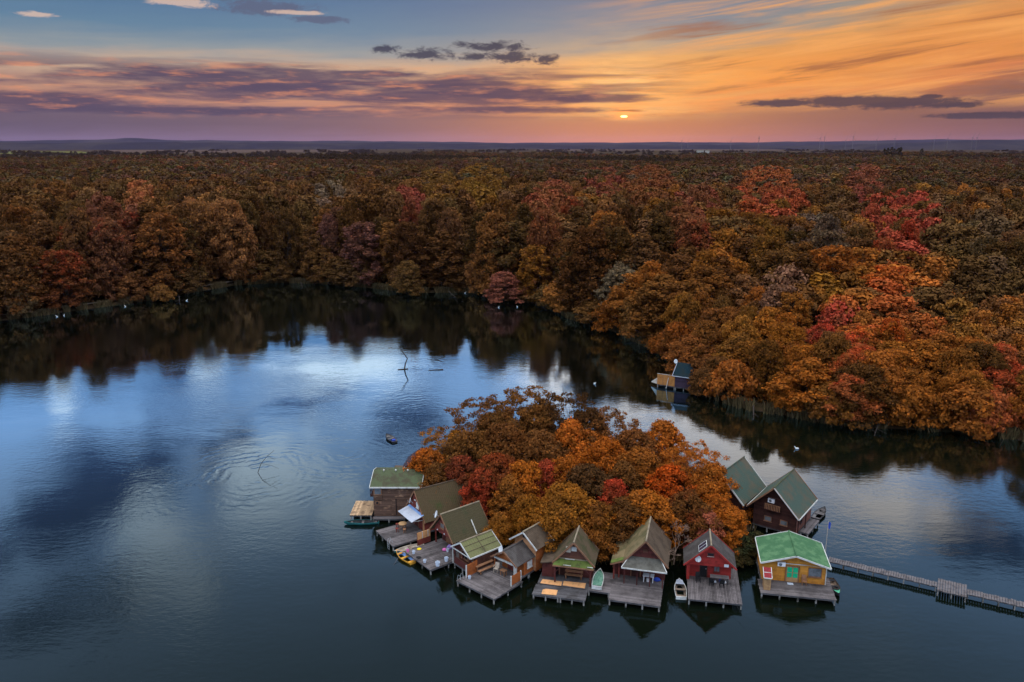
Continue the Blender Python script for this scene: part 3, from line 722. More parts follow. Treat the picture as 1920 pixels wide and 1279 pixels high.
# taller rear section
w2 = 1.91; z0 = 3.36; z1 = 4.83; e2 = empty('rear_section', (2.0-.0, 2.7, 0)); e2.parent = E_
c_, s_ = math.cos(.72), math.sin(.72); dx, dy = 1.18+.89, 77.75-75.93
e2.location = (dx*c_ - dy*s_, dx*s_ + dy*c_, 0)
walls(e2, 1.5, .4, 3.2, .66, z0, z1, w2, 'orange_wall', gmat='pale_orange_wall'); gable_roof(e2, w2, 2.9, z0, z1, 'roof_brown', 16, barge='white', amp=.02)
window(e2, -.35, .25, 4.0, 4.3, .4, frame='bench_wood', split=False, sill=False)
def merge_up(e, root):                         # parts of a section belong straight to the cabin
    off = e.location.copy()
    for ch in list(e.children): ch.parent = root; ch.location = ch.location + off
    bpy.data.objects.remove(e)
bpy.context.view_layer.update(); merge_up(e2, E_)
EW = tag(empty('side_screen', (EF[0], EF[1], 0), EF[2]), 'brown panel screen with white posts at the right edge of the wide terrace', 'screen')
MB().box(1.88, 1.93, -.92, .52, .72, 1.75).build('panel', 'orange_wall', EW)
for yy in (-.97, .56): MB().box(1.85, 1.96, yy-.05, yy+.05, .66, 1.82).build('post', 'white', EW)
ED = tag(empty('side_screen', (EF[0], EF[1], 0), EF[2]), 'orange panel screen with white post at the left edge of the wide terrace', 'screen')
MB().box(-2.73, -2.68, -2.8, -1.2, .72, 2.1).build('panel', 'orange_wall', ED); MB().box(-2.76, -2.65, -2.91, -2.81, .66, 2.15).build('post', 'white', ED)
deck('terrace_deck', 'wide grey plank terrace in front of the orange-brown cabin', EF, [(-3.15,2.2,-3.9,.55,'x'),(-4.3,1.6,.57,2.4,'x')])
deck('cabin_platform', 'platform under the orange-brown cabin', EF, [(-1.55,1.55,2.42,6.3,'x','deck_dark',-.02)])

# --- F: steep brown roof, mossy skirt
FF = (6.36, 74.67, -.23)
F_ = cabin('stilt_cabin', 'maroon cabin with steep brown roof and mossy green porch skirt', *FF)
walls(F_, 1.8, .4, 3.5, .66, 2.71, 5.22, 2.18, 'maroon_wall', recess=.9, zsplit=2.7, gmat='brown_wall'); gable_roof(F_, 2.18, 3.7, 2.71, 5.22, 'roof_thatch', 18, rows=8, barge='barge_brown')
sk = MB(); sk.hexa([(-2.1,-.45,2.62),(2.2,-.45,2.62),(1.6,.36,3.05),(-1.75,.36,3.05),(-2.1,-.45,2.70),(2.2,-.45,2.70),(1.6,.36,3.13),(-1.75,.36,3.13)]); sk = sk.build('porch_skirt', 'moss_panel', F_)
MB().bar((-2.12,-.5,2.63),(2.22,-.5,2.63),.06,.14).build('edge_board','barge_brown',sk); MB().bar((-1.75,.30,3.18),(1.6,.30,3.18),.07,.1).build('flashing','ridge',sk)
for (a, b_, y, z) in ((-.9,.1,.2,3.17),(-1.0,-.2,-.40,2.77),(1.5,2.1,-.36,2.80)): MB().box(a, b_, y-.05, y+.03, z, z+.05).build('loose_strip', 'white', sk)
window(F_, -.2, .2, 4.15, 4.5, .4, pane='curtain', sill=False)
MB().box(-.85, -.35, .3, .34, 3.9, 4.55).build('shutter', 'boat_cream', F_)
posts(F_, [(-1.85,-.35),(1.85,-.35)], .66, 2.6, .14, 'maroon_wall')
b = MB(); b.bar((1.83,-.33,1.9),(1.2,-.33,2.58),.1); b.build('brace','maroon_wall',F_); b = MB(); b.bar((-1.83,-.33,1.9),(-1.2,-.33,2.58),.1); b.build('brace','maroon_wall',F_)
door(F_, -1.6, -.8, .68, 2.3, 1.3, 'dark_wall')
sd_ = empty('side_shed', (0,0,0)); sd_.parent = F_
MB().siding((-3.4,.6),(-1.95,.6),.66,2.3).build('wall','maroon_wall',sd_); MB().siding((-3.4,3.2),(-3.4,.6),.66,2.3).build('wall','maroon_wall',sd_); MB().siding((-1.95,3.2),(-3.4,3.2),.66,2.3).build('wall','maroon_wall',sd_)
mb = MB(); roof_slope(mb, (-2.0,.4,2.62),(-2.0,3.4,2.62),(-3.55,3.4,2.3),(-3.55,.4,2.3), 12, amp=.02); mb.build('shed_roof','roof_brown',sd_)
MB().box(-2.95,-2.3,.54,.575,.68,2.2).build('shed_door','maroon_wall',sd_)
bpy.context.view_layer.update(); merge_up(sd_, F_)
deck('terrace_deck', 'dark plank terrace with three plywood sheets lying on it', FF, [(-3.55,1.65,-.98,1.28,'x','deck_dark'),(-3.7,-.95,-3.05,-1.0,'x','deck_dark',-.06),(-.93,1.68,-3.05,-1.0,'x','deck_dark',-.05)])
deck('cabin_platform', 'platform under the maroon cabin with the mossy skirt', FF, [(-3.4,1.85,1.3,3.4,'x','deck_dark',-.02)])

# --- G: khaki roof with side wing
GF = (13.72, 74.19, -.25)
G_ = cabin('stilt_cabin', 'maroon cabin with tall khaki roof, side wing and grey porch skirt', *GF)
walls(G_, 1.95, .5, 5.4, .66, 2.96, 5.65, 2.33, 'maroon_wall', recess=1.0, zsplit=2.9, gmat='maroon_wall')
mb = MB(); roof_slope(mb, (0,0,5.65),(0,5.56,5.65),(-2.33,5.56,2.96),(-2.33,0,2.96), 24, amp=.02); rf = mb.build('roof','roof_khaki',G_)
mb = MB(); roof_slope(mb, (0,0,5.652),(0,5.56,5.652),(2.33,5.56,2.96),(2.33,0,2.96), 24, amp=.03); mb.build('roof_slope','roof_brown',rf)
MB().tube([(0,-.05,5.7),(0,5.6,5.7)],[.09,.09],6).build('ridge_cap','ridge',rf)
for (y) in (-.035, 5.6):
    b = MB()
    for s in (-1,1): b.bar((0,y,5.61),(s*2.36,y,2.92),.06,.16)
    b.build('barge_board','barge_brown',rf)
mb = MB(); roof_slope(mb, (-2.30,.3,2.98),(-2.30,5.4,2.98),(-3.6,5.4,2.45),(-3.6,.3,2.45), 16, amp=.012); wg = mb.build('wing_roof','roof_khaki',G_)
MB().hexa([(-3.6,.30,2.475),(-2.32,.30,3.0),(-2.32,1.0,3.0),(-3.6,1.0,2.475),(-3.6,.30,2.53),(-2.32,.30,3.05),(-2.32,1.0,3.05),(-3.6,1.0,2.53)]).build('moss_patch','moss_panel',wg)
MB().bar((-3.62,.26,2.38),(-2.3,.26,2.9),.05,.14).build('barge_board','barge_brown',wg)
MB().siding((-3.3,5.2),(-3.3,1.5),.66,2.5).build('side_wall','maroon_wall',G_); MB().siding((-3.3,1.5),(-1.95,1.5),.66,2.6).build('front_wall','maroon_wall',G_)
posts(G_, [(-3.25,.55),(-2.75,.9)], .66, 2.5, .16, 'dark_red_wall')
sk = MB(); sk.hexa([(-2.3,-.75,2.75),(2.22,-.75,2.75),(1.5,.44,3.48),(-1.6,.44,3.48),(-2.3,-.75,2.83),(2.22,-.75,2.83),(1.5,.44,3.56),(-1.6,.44,3.56)]); sk = sk.build('porch_skirt','roof_grey',G_)
b = MB()
for i in range(22):
    t = i/21; b.bar((-2.25+4.42*t,-.73,2.85),(-1.58+3.05*t,.42,3.575),.05,.03)
b.build('rib','roof_grey',sk)
b = MB(); b.bar((-2.35,-.8,2.76),(2.27,-.8,2.76),.07,.13); b.bar((-2.33,-.78,2.84),(-1.62,.42,3.6),.07,.06); b.bar((2.25,-.78,2.84),(1.52,.42,3.6),.07,.06); b.build('edge_trim','white',sk)
posts(G_, [(-2.08,-.2),(-.76,-.2),(.55,-.2),(1.85,-.2)], .66, 2.98, .1, 'maroon_wall')
b = MB(); b.box(-.28,-.2,.38,.46,4.1,4.55); b.box(.12,.2,.38,.46,4.1,4.55); b.box(-.2,.12,.40,.46,4.15,4.5); b.build('gable_vent','brown_wall',G_)
door(G_, -1.5, -.6, .68, 2.5, 1.5, 'dark_wall'); window(G_, .3, 1.3, 1.5, 2.3, 1.5, frame='dark_red_wall')
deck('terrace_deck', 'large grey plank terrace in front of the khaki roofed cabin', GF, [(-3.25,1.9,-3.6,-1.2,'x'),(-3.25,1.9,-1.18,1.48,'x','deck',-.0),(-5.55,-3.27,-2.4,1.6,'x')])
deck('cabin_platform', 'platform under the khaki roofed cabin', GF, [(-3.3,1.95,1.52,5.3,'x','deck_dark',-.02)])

# --- H: bright red cabin
HF = (20.5, 74.45, -.19)
H_ = cabin('stilt_cabin', 'bright red cabin with dark grey gable roof and solar panel', *HF)
walls(H_, 2.25, .5, 3.4, .66, 2.57, 5.01, 2.65, 'red_wall', recess=.8, zsplit=2.45); rf = gable_roof(H_, 2.65, 3.55, 2.57, 5.01, 'roof_dark', 16, barge='red_wall', ridge='ridge')
window(H_, -.28, .33, 3.62, 3.9, .5, frame='dark_red_wall', split=False); MB().box(-.33,.38,.35,.47,3.5,3.56).build('sill','white',H_)
dish(H_, (-1.2,.2,3.3), (-.4,-1,.3), .34)
MB().box(1.45,1.9,.42,.46,2.5,2.8).build('sign','plastic_white',H_)
door(H_, -.92, -.2, .68, 2.1, 1.3, 'black', 'dark_red_wall'); window(H_, .55, 1.05, 1.45, 2.05, 1.3, pane='glass_grey', frame='dark_red_wall')
MB().box(-2.3,-2.0,.5,1.32,.66,2.43).build('porch_cheek','red_wall',H_)
sl = (5.01-2.57)/2.65
for i in range(2):
    y0 = .35+i*.62; a = (-.45, 5.01-.45*sl+.09); b_ = (-1.15, 5.01-1.15*sl+.09)
    p = MB().hexa([(a[0],y0,a[1]),(b_[0],y0,b_[1]),(b_[0],y0+.56,b_[1]),(a[0],y0+.56,a[1]),(a[0]-.03,y0,a[1]+.04),(b_[0]-.03,y0,b_[1]+.04),(b_[0]-.03,y0+.56,b_[1]+.04),(a[0]-.03,y0+.56,a[1]+.04)]).build('solar_panel','solar',rf)
fr = MB(); 
for (p, q) in (((-.42,.3),(-.42,1.6)),((-1.18,.3),(-1.18,1.6))): fr.bar((p[0],p[1],5.01+p[0]*sl+.11),(q[0],q[1],5.01+q[0]*sl+.11),.05,.05)
for y in (.3,.94,1.6): fr.bar((-.42,y,5.01-.42*sl+.115),(-1.18,y,5.01-1.18*sl+.115),.05,.05)
fr.build('panel_frame','white',rf)
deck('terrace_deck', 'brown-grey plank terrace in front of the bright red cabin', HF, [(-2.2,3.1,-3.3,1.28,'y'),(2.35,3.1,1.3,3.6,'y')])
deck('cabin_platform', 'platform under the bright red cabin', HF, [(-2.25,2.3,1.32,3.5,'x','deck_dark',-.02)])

# --- I: yellow cabin
IF = (29.28, 74.24, -.19)
I_ = cabin('stilt_cabin', 'yellow-ochre cabin with bright green roof and green double doors', *IF)
walls(I_, 3.15, .6, 5.2, .66, 2.86, 3.93, 3.44, 'yellow_wall'); gable_roof(I_, 3.44, 5.54, 2.86, 3.93, 'roof_bright_green', 30, barge='white', ridge='roof_bright_green', amp=.008, fascia='white')
d = MB().box(-.78,.42,.5,.565,.68,2.42).build('double_door','cabinet_wood',I_)
for (a, b_) in ((-.70,-.22),(-.12,.36)): MB().box(a,b_,.475,.499,1.2,2.34).build('pane','green_pane',d); MB().box(a-.02,b_+.02,.45,.474,1.74,1.78).build('glazing_bar','cabinet_wood',d)
b = MB(); b.box(-.88,-.8,.46,.56,.68,2.5); b.box(.44,.52,.46,.56,.68,2.5); b.box(-.8,.44,.46,.56,2.43,2.51); b.build('frame','barge_brown',d)
window(I_, 1.45, 2.65, 1.52, 2.42, .6, pane='glass_grey', frame='barge_brown', split=False)
ac = MB().box(-1.72,-.95,.28,.53,2.46,2.9).build('air_conditioner','plastic_white',I_); MB().lathe((0,0,0),[(.17,0),(.17,.02)],14).build('fan_grille','glass_grey',ac,loc=(-1.45,.275,2.68)).rotation_euler=(math.pi/2,0,0)
MB().bar((-.93,.52,2.72),(1.15,.52,2.72),.06,.07).build('pipe_cover','white',I_); MB().bar((1.15,.53,2.72),(2.9,.53,2.62),.03).build('cable','white',I_)
b = MB(); b.box(3.12,3.2,.52,.62,.66,2.75); b.build('corner_board','white',I_)
deck('terrace_deck', 'dark grey plank terrace in front of the yellow cabin', IF, [(-3.55,3.75,-2.2,.5,'x'),(3.2,3.75,.52,2.0,'x')])
deck('cabin_platform', 'platform under the yellow cabin', IF, [(-3.3,3.15,.54,5.2,'x','deck_dark',-.02)])
cb = tag(empty('tall_cabinet', (IF[0], IF[1], 0), IF[2]), 'tall wooden cabinet with red sloping top at the terrace corner', 'cabinet')
MB().box(-3.2,-2.55,-1.6,-.5,.67,2.0).build('body','cabinet_wood',cb)
tp = MB().hexa([(-3.25,-1.68,2.0),(-2.5,-1.68,2.0),(-2.5,-.45,2.55),(-3.25,-.45,2.55),(-3.25,-1.68,2.06),(-2.5,-1.68,2.06),(-2.5,-.45,2.61),(-3.25,-.45,2.61)]).build('sloping_top','red_tin',cb)
b = MB(); b.bar((-3.27,-1.7,2.05),(-2.48,-1.7,2.05),.06,.09); b.bar((-2.47,-1.7,2.06),(-2.47,-.43,2.62),.06,.09); b.bar((-3.28,-1.7,2.06),(-3.28,-.43,2.62),.05,.09); b.bar((-3.25,-1.05,2.36),(-2.5,-1.05,2.36),.05,.05); b.build('trim','white',tp)
MB().box(-2.55+.003,-2.52,-1.5,-.6,.75,1.95).build('door','cabinet_wood',cb)

# --- J, K: two dark cabins with green roofs behind
JF = (30.55, 85.91, -.65)
J_ = cabin('stilt_cabin', 'large dark brown cabin with green roof and air conditioner, nearest the right water', *JF)
walls(J_, 2.55, .9, 6.5, .75, 3.11, 6.25, 3.08, 'dark_wall'); rf = gable_roof(J_, 3.08, 6.87, 3.11, 6.25, 'roof_green', 26, barge='barge_brown', ridge='roof_olive', amp=.02, fascia='white')
for s in (1.,): MB().bar((.0,-.1,6.24),(3.1,-.1,3.08),.05,.12).build('barge_trim','white',rf)
for x in (-1.0,.9): window(J_, x-.12, x+.62, 1.55, 2.05, .9, pane='glass_grey', frame='barge_brown', split=False)
bal = MB().box(-1.1,.75,.35,.88,3.12,3.2).build('balcony','dark_wall',J_)
for i in range(10): MB().box(-1.08+i*.19,-1.08+i*.19+.09,.36,.4,3.2,3.85).build('baluster','bench_wood',bal)
MB().bar((-1.1,.38,3.88),(.75,.38,3.88),.06).build('rail','bench_wood',bal)
ac = MB().box(-.84,-.08,.6,.86,4.0,4.5).build('air_conditioner','plastic_white',J_); MB().lathe((0,0,0),[(.17,0),(.17,.02)],14).build('fan_grille','glass_grey',ac,loc=(-.55,.595,4.25)).rotation_euler=(math.pi/2,0,0)
b = MB(); b.bar((-1.4,.5,4.72),(1.4,.5,4.72),.1); b.build('collar_beam','dark_wall',J_)
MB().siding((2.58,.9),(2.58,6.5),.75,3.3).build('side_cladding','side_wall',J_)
window(J_, 2.2, 2.7, 1.6, 2.3, 2.62, axis='x', sgn=1, frame='dark_wall', split=False, sill=False)
deck('side_walkway', 'narrow grey landing along the water side of the large dark cabin', JF, [(2.68,3.7,2.2,6.4,'y'),(-2.55,2.6,.9,6.5,'x','deck_dark',.05)])
posts(J_, [(2.9,.6),(2.9,3.4)], -1, 3.0, .12, 'dark_wall')
KF = (25.21, 89.59, -.68)
K_ = cabin('stilt_cabin', 'dark brown cabin with blue-green roof half hidden by orange trees', *KF)
walls(K_, 2.6, .5, 6.6, .75, 3.2, 6.4, 3.14, 'dark_wall'); gable_roof(K_, 3.14, 6.96, 3.2, 6.4, 'roof_green', 26, barge='white', ridge='roof_green', amp=.02)
window(K_, .1, 1.0, 3.35, 4.15, .5, frame='barge_brown', split=False); window(K_, -1.1, -.3, 3.35, 4.15, .5, frame='barge_brown', split=False)
deck('cabin_platform', 'platform under the dark cabin with blue-green roof', KF, [(-2.6,2.6,.5,6.6,'x','deck_dark',.05)])

# --- M: boathouse on the right bank
MF = (30.79, 144.27, -.5)
M_ = cabin('boathouse', 'dark purple boathouse with teal roof on the far right bank', *MF, cat='boathouse')
MB().siding((0,0),(6.5,0),.6,2.9).build('front_wall','purple_wall',M_); MB().siding((6.5,5.0),(0,5.0),.6,2.9).build('back_wall','purple_wall',M_)
def eg(z, L):
    if z <= 2.9: return (0, L)
    k = (z-2.9)/.68; return (k, L-k)
MB().siding((0,5.0),(0,0),.6,4.5,eg).build('side_wall','purple_wall',M_); MB().siding((6.5,0),(6.5,5.0),.6,4.5,eg).build('side_wall','purple_wall',M_)
mb = MB(); roof_slope(mb,(-.4,2.5,4.75),(6.9,2.5,4.75),(6.9,-.35,2.82),(-.4,-.35,2.82),24,amp=.02); roof_slope(mb,(-.4,2.502,4.752),(6.9,2.502,4.752),(6.9,5.35,2.82),(-.4,5.35,2.82),24,amp=.02); rf = mb.build('roof','roof_teal',M_)
b = MB(); b.bar((-.45,2.5,4.74),(-.45,-.38,2.78),.07,.16); b.bar((-.45,2.5,4.74),(-.45,5.38,2.78),.07,.16); b.bar((-.4,-.4,2.76),(6.9,-.4,2.76),.07,.12); b.build('barge_board','awning_white',rf)
dish(M_, (-.7,2.5,4.85), (-.4,-1,.3), .42)
deck('boathouse_deck', 'plank deck of the boathouse on the right bank', MF, [(-3.5,.0,.05,4.5,'x'),(.0,6.5,.05,4.9,'x','deck_dark')], z=.58)
fn = tag(empty('board_fence', (MF[0], MF[1], 0), MF[2]), 'bright orange-brown board fence screening the boathouse deck', 'fence')
for i in range(12): MB().box(-3.45,-.06,-.03,.0,.62+i*.165,.62+i*.165+.155).build('board','fence_orange',fn)
for x in (-3.42,-2.35,-1.25,-.1): MB().box(x-.05,x+.05,.0+.003,.09,.6,2.66).build('post','fence_orange',fn)
for x in (-2.35,-1.25): MB().box(x-.04,x+.04,-.07,-.033,.6,2.66).build('batten','bench_wood',fn)
MB().bar((-3.5,.03,2.7),(-.05,.03,2.7),.1,.07).build('top_rail','boat_cream',fn)
pl = tag(MB().bar((-1.55,-.35,.1),(-1.25,-.12,2.2),.14,.05).build('leaning_plank','white',None,loc=(MF[0],MF[1],0)), 'white plank leaning on the orange-brown fence', 'plank'); pl.rotation_euler = (0,0,-.5)
sw = MB().hexa([(-3.5,.1,.6),(-5.0,1.2,.45),(-5.0,1.25,.45),(-3.5,1.6,.6),(-3.5,.1,1.75),(-5.0,1.2,.62),(-5.0,1.25,.62),(-3.5,1.6,1.75)])
sw = tag(sw.build('sloping_canvas','boat_cream',None,loc=(MF[0],MF[1],0)), 'pale canvas sheet sloping from the fence end to the water', 'canvas'); sw.rotation_euler = (0,0,-.5)
# ------------------------------------------------------------------ pier
def pier():
    a = Vector((34.95, 79.65, 0)); b = Vector((44.5, 74.25, 0)); d = (b-a).normalized(); th = math.atan2(d.y, d.x); L = (b-a).length
    root = tag(empty('footbridge', (a.x, a.y, 0), th), 'long narrow weathered plank footbridge leading to the right edge', 'footbridge')
    def run(x0, x1, w0, w1, z):
        n = int((x1-x0)/.24)
        for i in range(n):
            p = x0+(x1-x0)*i/n
            k = R.uniform(-.07,.07)
            MB().box(p+.02, p+(x1-x0)/n-.025, w0+k, w1+k+R.uniform(-.06,.06), z-.05+R.uniform(-.008,.008), z+R.uniform(-.008,.008)).build('plank', 'deck_pale', root)
        for y in (w0+.18, w1-.18): MB().box(x0, x1, y-.05, y+.05, z-.2, z-.07).build('beam', 'deck_dark', root)
        k = max(2, int((x1-x0)/1.35))
        for i in range(k+1):
            for y in (w0+.12, w1-.12):
                px = x0+.1+(x1-x0-.2)*i/k; MB().tube([(px,y,-1.2),(px,y,z-.06)],[.065,.065],6).build('pile','pile',root)
    run(0, L-.3, -.55, .55, .62)
    run(L-.28, L+2.4, -1.35, 1.3, .68)
    run(L+2.42, L+19, -.55, .55, .62)
pier()

# ------------------------------------------------------------------ boats
def boat(name, label, x, y, z, rz, L, B, hull, inside, rim, seats='boat_wood', nseat=2, transom=.62, depth=.42, flat=.55, fill=None, pitch=0., roll=0.):
    root = tag(empty(name, (x, y, z), rz), label, 'boat'); root.rotation_euler = (pitch, roll, rz)
    n = 15
    def sec(t):                                # half width, sheer height, keel height
        w = B/2*(1-(max(0, (t-.35))/.65)**2.4)*(transom+(1-transom)*min(1, t/.4)**.7); w = max(w, .015)
        return w, depth*(.80+.34*t*t), depth*(.0+.62*max(0, (t-.72)/.28)**2)
    def shell(off, lift):
        v = []
        for i in range(n+1):
            t = i/n; w, s, k = sec(t); w = max(w-off, .008); yy = -L/2+L*t
            if off: yy = max(-L/2+off, min(L/2-off*2.5, yy))
            kk = k+lift
            v += [(-w,yy,s),(-w*.93,yy,s*.55+kk*.45),(-w*flat,yy,kk),(w*flat,yy,kk),(w*.93,yy,s*.55+kk*.45),(w,yy,s)]
        f = []
        for i in range(n):
            for j in range(5):
                a = i*6+j; f.append((a, a+1, a+7, a+6))
        return v, f
    m = MB(); v, f = shell(0, 0); m.v = v; m.f = f + [(0,1,2,3,4,5)]; m.build('hull', hull, root, smooth=False)
    m = MB(); v, f = shell(.05, .05); m.v = v; m.f = [q[::-1] for q in f] + [(5,4,3,2,1,0)]; m.build('inner_hull', inside, root)
    for s in (-1, 1):
        pts = []
        for i in range(n+1):
            w, sh, k = sec(i/n); pts.append((s*(w-.02), -L/2+L*i/n, sh+.01))
        MB().tube(pts, [.035]*len(pts), 5).build('gunwale', rim, root)
    w0, s0, _ = sec(0); MB().box(-w0, w0, -L/2-.03, -L/2+.05, .02, s0+.01).build('transom', rim, root)
    for i in range(nseat):
        t = (.06, .42, .74)[i] if nseat > 1 else .42; w, sh, k = sec(t+.05); yy = -L/2+L*t
        MB().box(-w*.9, w*.9, yy, yy+.30, sh*.68, sh*.68+.05).build('bench', seats, root)
    if fill: 
        w, sh, k = sec(.5)
        m = MB()
        for i in range(1, n-1):
            w, sh, k = sec(i/n); m.v += [(-w*.92,-L/2+L*i/n,sh*.93),(w*.92,-L/2+L*i/n,sh*.93)]
        for i in range(n-3): m.f.append((2*i,2*i+1,2*i+3,2*i+2))
        m.build('cover', fill, root)
    return root
def oar(root, a, b):
    o = MB(); o.tube([a, b], [.025,.02], 5); d = (Vector(b)-Vector(a)).normalized(); o.bar(tuple(Vector(b)-d*.1), tuple(Vector(b)+d*.5), .16, .03)
    tag(o.build('oar', 'deck_pale', root))
DG = math.radians
yb = boat('rowing_boat', 'yellow rowing boat with blue inside moored at the bucket terrace', -12.05, 80.85, -.08, DG(41), 3.3, 1.2, 'boat_yellow', 'blue_boat', 'boat_yellow', 'boat_yellow', 3)
oar(yb, (-.5,.3,.4), (-1.9,-.5,.02)); oar(yb, (.3,.2,.42), (.55,-1.3,.3))
boat('rowing_boat', 'cream rowing boat with dark green hull beside the orange fence', -11.75, 82.75, -.08, DG(120), 3.6, 1.15, 'boat_teal', 'boat_cream', 'boat_cream', 'boat_wood', 2, transom=.5)
boat('rowing_boat', 'long teal rowing boat moored below the tan plank platform', -18.4, 89.25, -.08, DG(94), 4.2, 1.1, 'boat_teal', 'boat_dark', 'boat_teal', 'deck_pale', 3, transom=.45)
gb = boat('rowing_boat', 'white dinghy with mossy green cover lying on the terrace walkway', 13.72-4.72*.969-(-.55)*-.247*-1, 74.19+4.72*.247-.5*.969, .70, -.25+DG(2), 3.3, 1.15, 'boat_white', 'boat_moss', 'boat_white', nseat=0, transom=.9, fill='boat_moss', depth=.5)
c, s = math.cos(-.25), math.sin(-.25); gb.location = (13.72+(-4.70)*c-(-.5)*s, 74.19+(-4.70)*s+(-.5)*c, .69)
c, s = math.cos(-.19), math.sin(-.19)
wb = boat('motor_boat', 'small white motor boat with brown floor between the two terraces', 20.5+(-2.92)*c-(-.85)*s, 74.45+(-2.92)*s+(-.85)*c, -.08, -.19+DG(3), 3.3, 1.25, 'boat_white', 'boat_wood', 'boat_white', 'boat_wood', 2, transom=.85, depth=.5)
m = MB(); m.hexa([(-.46,.62,.50),(.46,.62,.50),(.30,1.35,.60),(-.30,1.35,.60),(-.44,.66,.56),(.44,.66,.56),(.27,1.30,.63),(-.27,1.30,.63)]); m.build('foredeck','awning_white',wb)
db = boat('rowing_boat', 'dark rowing boat with tyre and green tarp beside the yellow cabin', 29.28+4.12*c-.95*s, 74.24+4.12*s+.95*c, .0, -.19+DG(6+180), 3.4, 1.2, 'boat_dark', 'boat_wood', 'boat_dark', 'boat_dark', 2, transom=.8, depth=.5)
t = MB(); t.tube([(.30*math.cos(a*.5236), .55+.30*math.sin(a*.5236), .50) for a in range(13)], [.1]*13, 6, cap=False); t.build('tyre','black',db)
m = MB(); m.hexa([(-.42,.72,.44),(.42,.72,.44),(.06,1.62,.58),(-.06,1.62,.58),(-.42,.72,.47),(.42,.72,.47),(.06,1.62,.62),(-.06,1.62,.62)]); m.build('tarp','tarp_green',db)
kb = boat('rowing_boat', 'black rowing boat with pale benches moored beside the large dark cabin', 38.55, 91.6, -.05, DG(-38), 3.8, 1.25, 'boat_dark', 'boat_inside', 'boat_dark', 'deck_pale', 3, transom=.85, depth=.45)
fb = boat('rowing_boat', 'small dark rowing boat drifting alone on the open water', -19.1, 118.0, -.08, DG(30), 3.6, 1.3, 'boat_dark', 'boat_inside', 'boat_dark', 'deck_pale', 2)
MB().box(-.25,.25,-1.5,-1.1,.2,.52).build('blue_bag','blue',fb)

# ------------------------------------------------------------------ things on the terraces
def at(fr, x, y, z=.67):
    c, s = math.cos(fr[2]), math.sin(fr[2]); return (fr[0]+x*c-y*s, fr[1]+x*s+y*c, z)
def bucket(label, fr, x, y, r=.17, h=.32, mat='bucket', group=None, name='bucket'):
    o = tag(empty(name, at(fr, x, y)), label, 'bucket', group)
    MB().lathe((0,0,0), [(r*.8,0),(r,h),(r+.015,h),(r+.015,h-.03),(r*.93,h-.02),(r*.75,.05)], 12).build('body', mat, o)
    MB().tube([(-r,0,h),(-r*.7,.02,h+.1),(0,.03,h+.15),(r*.7,.02,h+.1),(r,0,h)], [.012]*5, 4).build('handle', 'metal', o)
bucket('white bucket near the left corner of the bucket terrace', CF, -1.04, -3.0)
bucket('white bucket at the middle of the front edge of the bucket terrace', CF, 1.38, -3.1)
bucket('large pale blue bucket at the near corner of the bucket terrace', CF, 2.85, -2.4, .26, .46)
bucket('pale blue bucket on the right side of the bucket terrace', CF, 2.62, -1.1, .23, .42)
bucket('white bucket beside the pink bag at the tiled cabin porch', CF, .98, .2, .17, .34)
bucket('pinkish bucket at the outer left corner of the bucket terrace', CF, -1.82, -3.3, .16, .28, 'pink')
bucket('white bucket at the foot of the left orange screen', EF, -2.35, -2.75, .17, .3)
o = tag(MB().lathe((0,0,0), [(.22,0),(.26,.05),(.24,.07),(.2,.02)], 14).build('basin', 'yellow', None, loc=at(CF,-1.5,-2.0)), 'small yellow basin on the bucket terrace', 'basin')
def bag(label, fr, x, y, mat, s=.3, h=.35):
    m = MB().lathe((0,0,0), [(s*.7,0),(s,.08),(s*.92,h*.6),(s*.5,h*.9),(s*.18,h)], 9)
    m.v = [(vx*(1+R.uniform(-.15,.15)), vy*(.7+R.uniform(-.1,.1)), vz) for vx, vy, vz in m.v]
    return tag(m.build('bag', mat, None, loc=at(fr,x,y)), label, 'bag')
bag('pink bag on the porch of the tiled roof cabin', CF, .62, .05, 'pink')
bag('purple bag piled on the porch of the tiled roof cabin', CF, .55, .75, 'purple', .32, .5)
bag('dark bag lying at the front edge of the bucket terrace', CF, .1, -3.1, 'black', .3, .2)
bag('blue bag under the white plastic table', GF, 1.2, 1.15, 'blue', .38, .4)
def rod(label, a, b):
    m = MB().tube([a, tuple((Vector(a)+Vector(b))*.5+Vector((0,0,-.05))), b], [.018,.014,.008], 4); return tag(m.build('fishing_rod', 'black', None), label, 'fishing rod')
rod('dark fishing rod resting across the bucket terrace', at(CF,.4,-1.0,1.0), at(CF,-.2,-4.8,1.15))
rod('fishing rod pointing right from the bucket terrace', at(CF,2.9,-1.9,.9), at(CF,5.4,-2.6,.35))
rod('fishing rod standing out from the front of the red cabin terrace', at(HF,2.2,-3.0,.9), at(HF,3.2,-5.8,.5))
def stool(label, fr, x, y, mat='bench_wood'):
    o = tag(empty('stool', at(fr,x,y)), label, 'stool')
    MB().lathe((0,0,.42), [(.2,0),(.2,.05)], 10).build('seat', mat, o)
    for k in range(3): a = k*2.1; MB().bar((.16*math.cos(a),.16*math.sin(a),0),(.12*math.cos(a),.12*math.sin(a),.42),.05).build('leg', mat, o)
tb = tag(empty('round_table', at(BF,.1,-1.7)), 'round wooden table with log stools on the awning terrace', 'table')
MB().lathe((0,0,.74), [(.5,0),(.5,.06)], 16).build('tabletop','cabinet_wood',tb)
for k in range(4): a = k*1.57+.4; MB().bar((.36*math.cos(a),.36*math.sin(a),0),(.33*math.cos(a),.33*math.sin(a),.74),.08).build('leg','bench_wood',tb)
stool('dark stool left of the round table', BF, -.75, -2.0, 'dark_red_wall'); stool('dark stool nearest the water beside the round table', BF, .3, -2.55, 'dark_red_wall'); stool('stool right of the round table', BF, .95, -1.9, 'bench_wood')
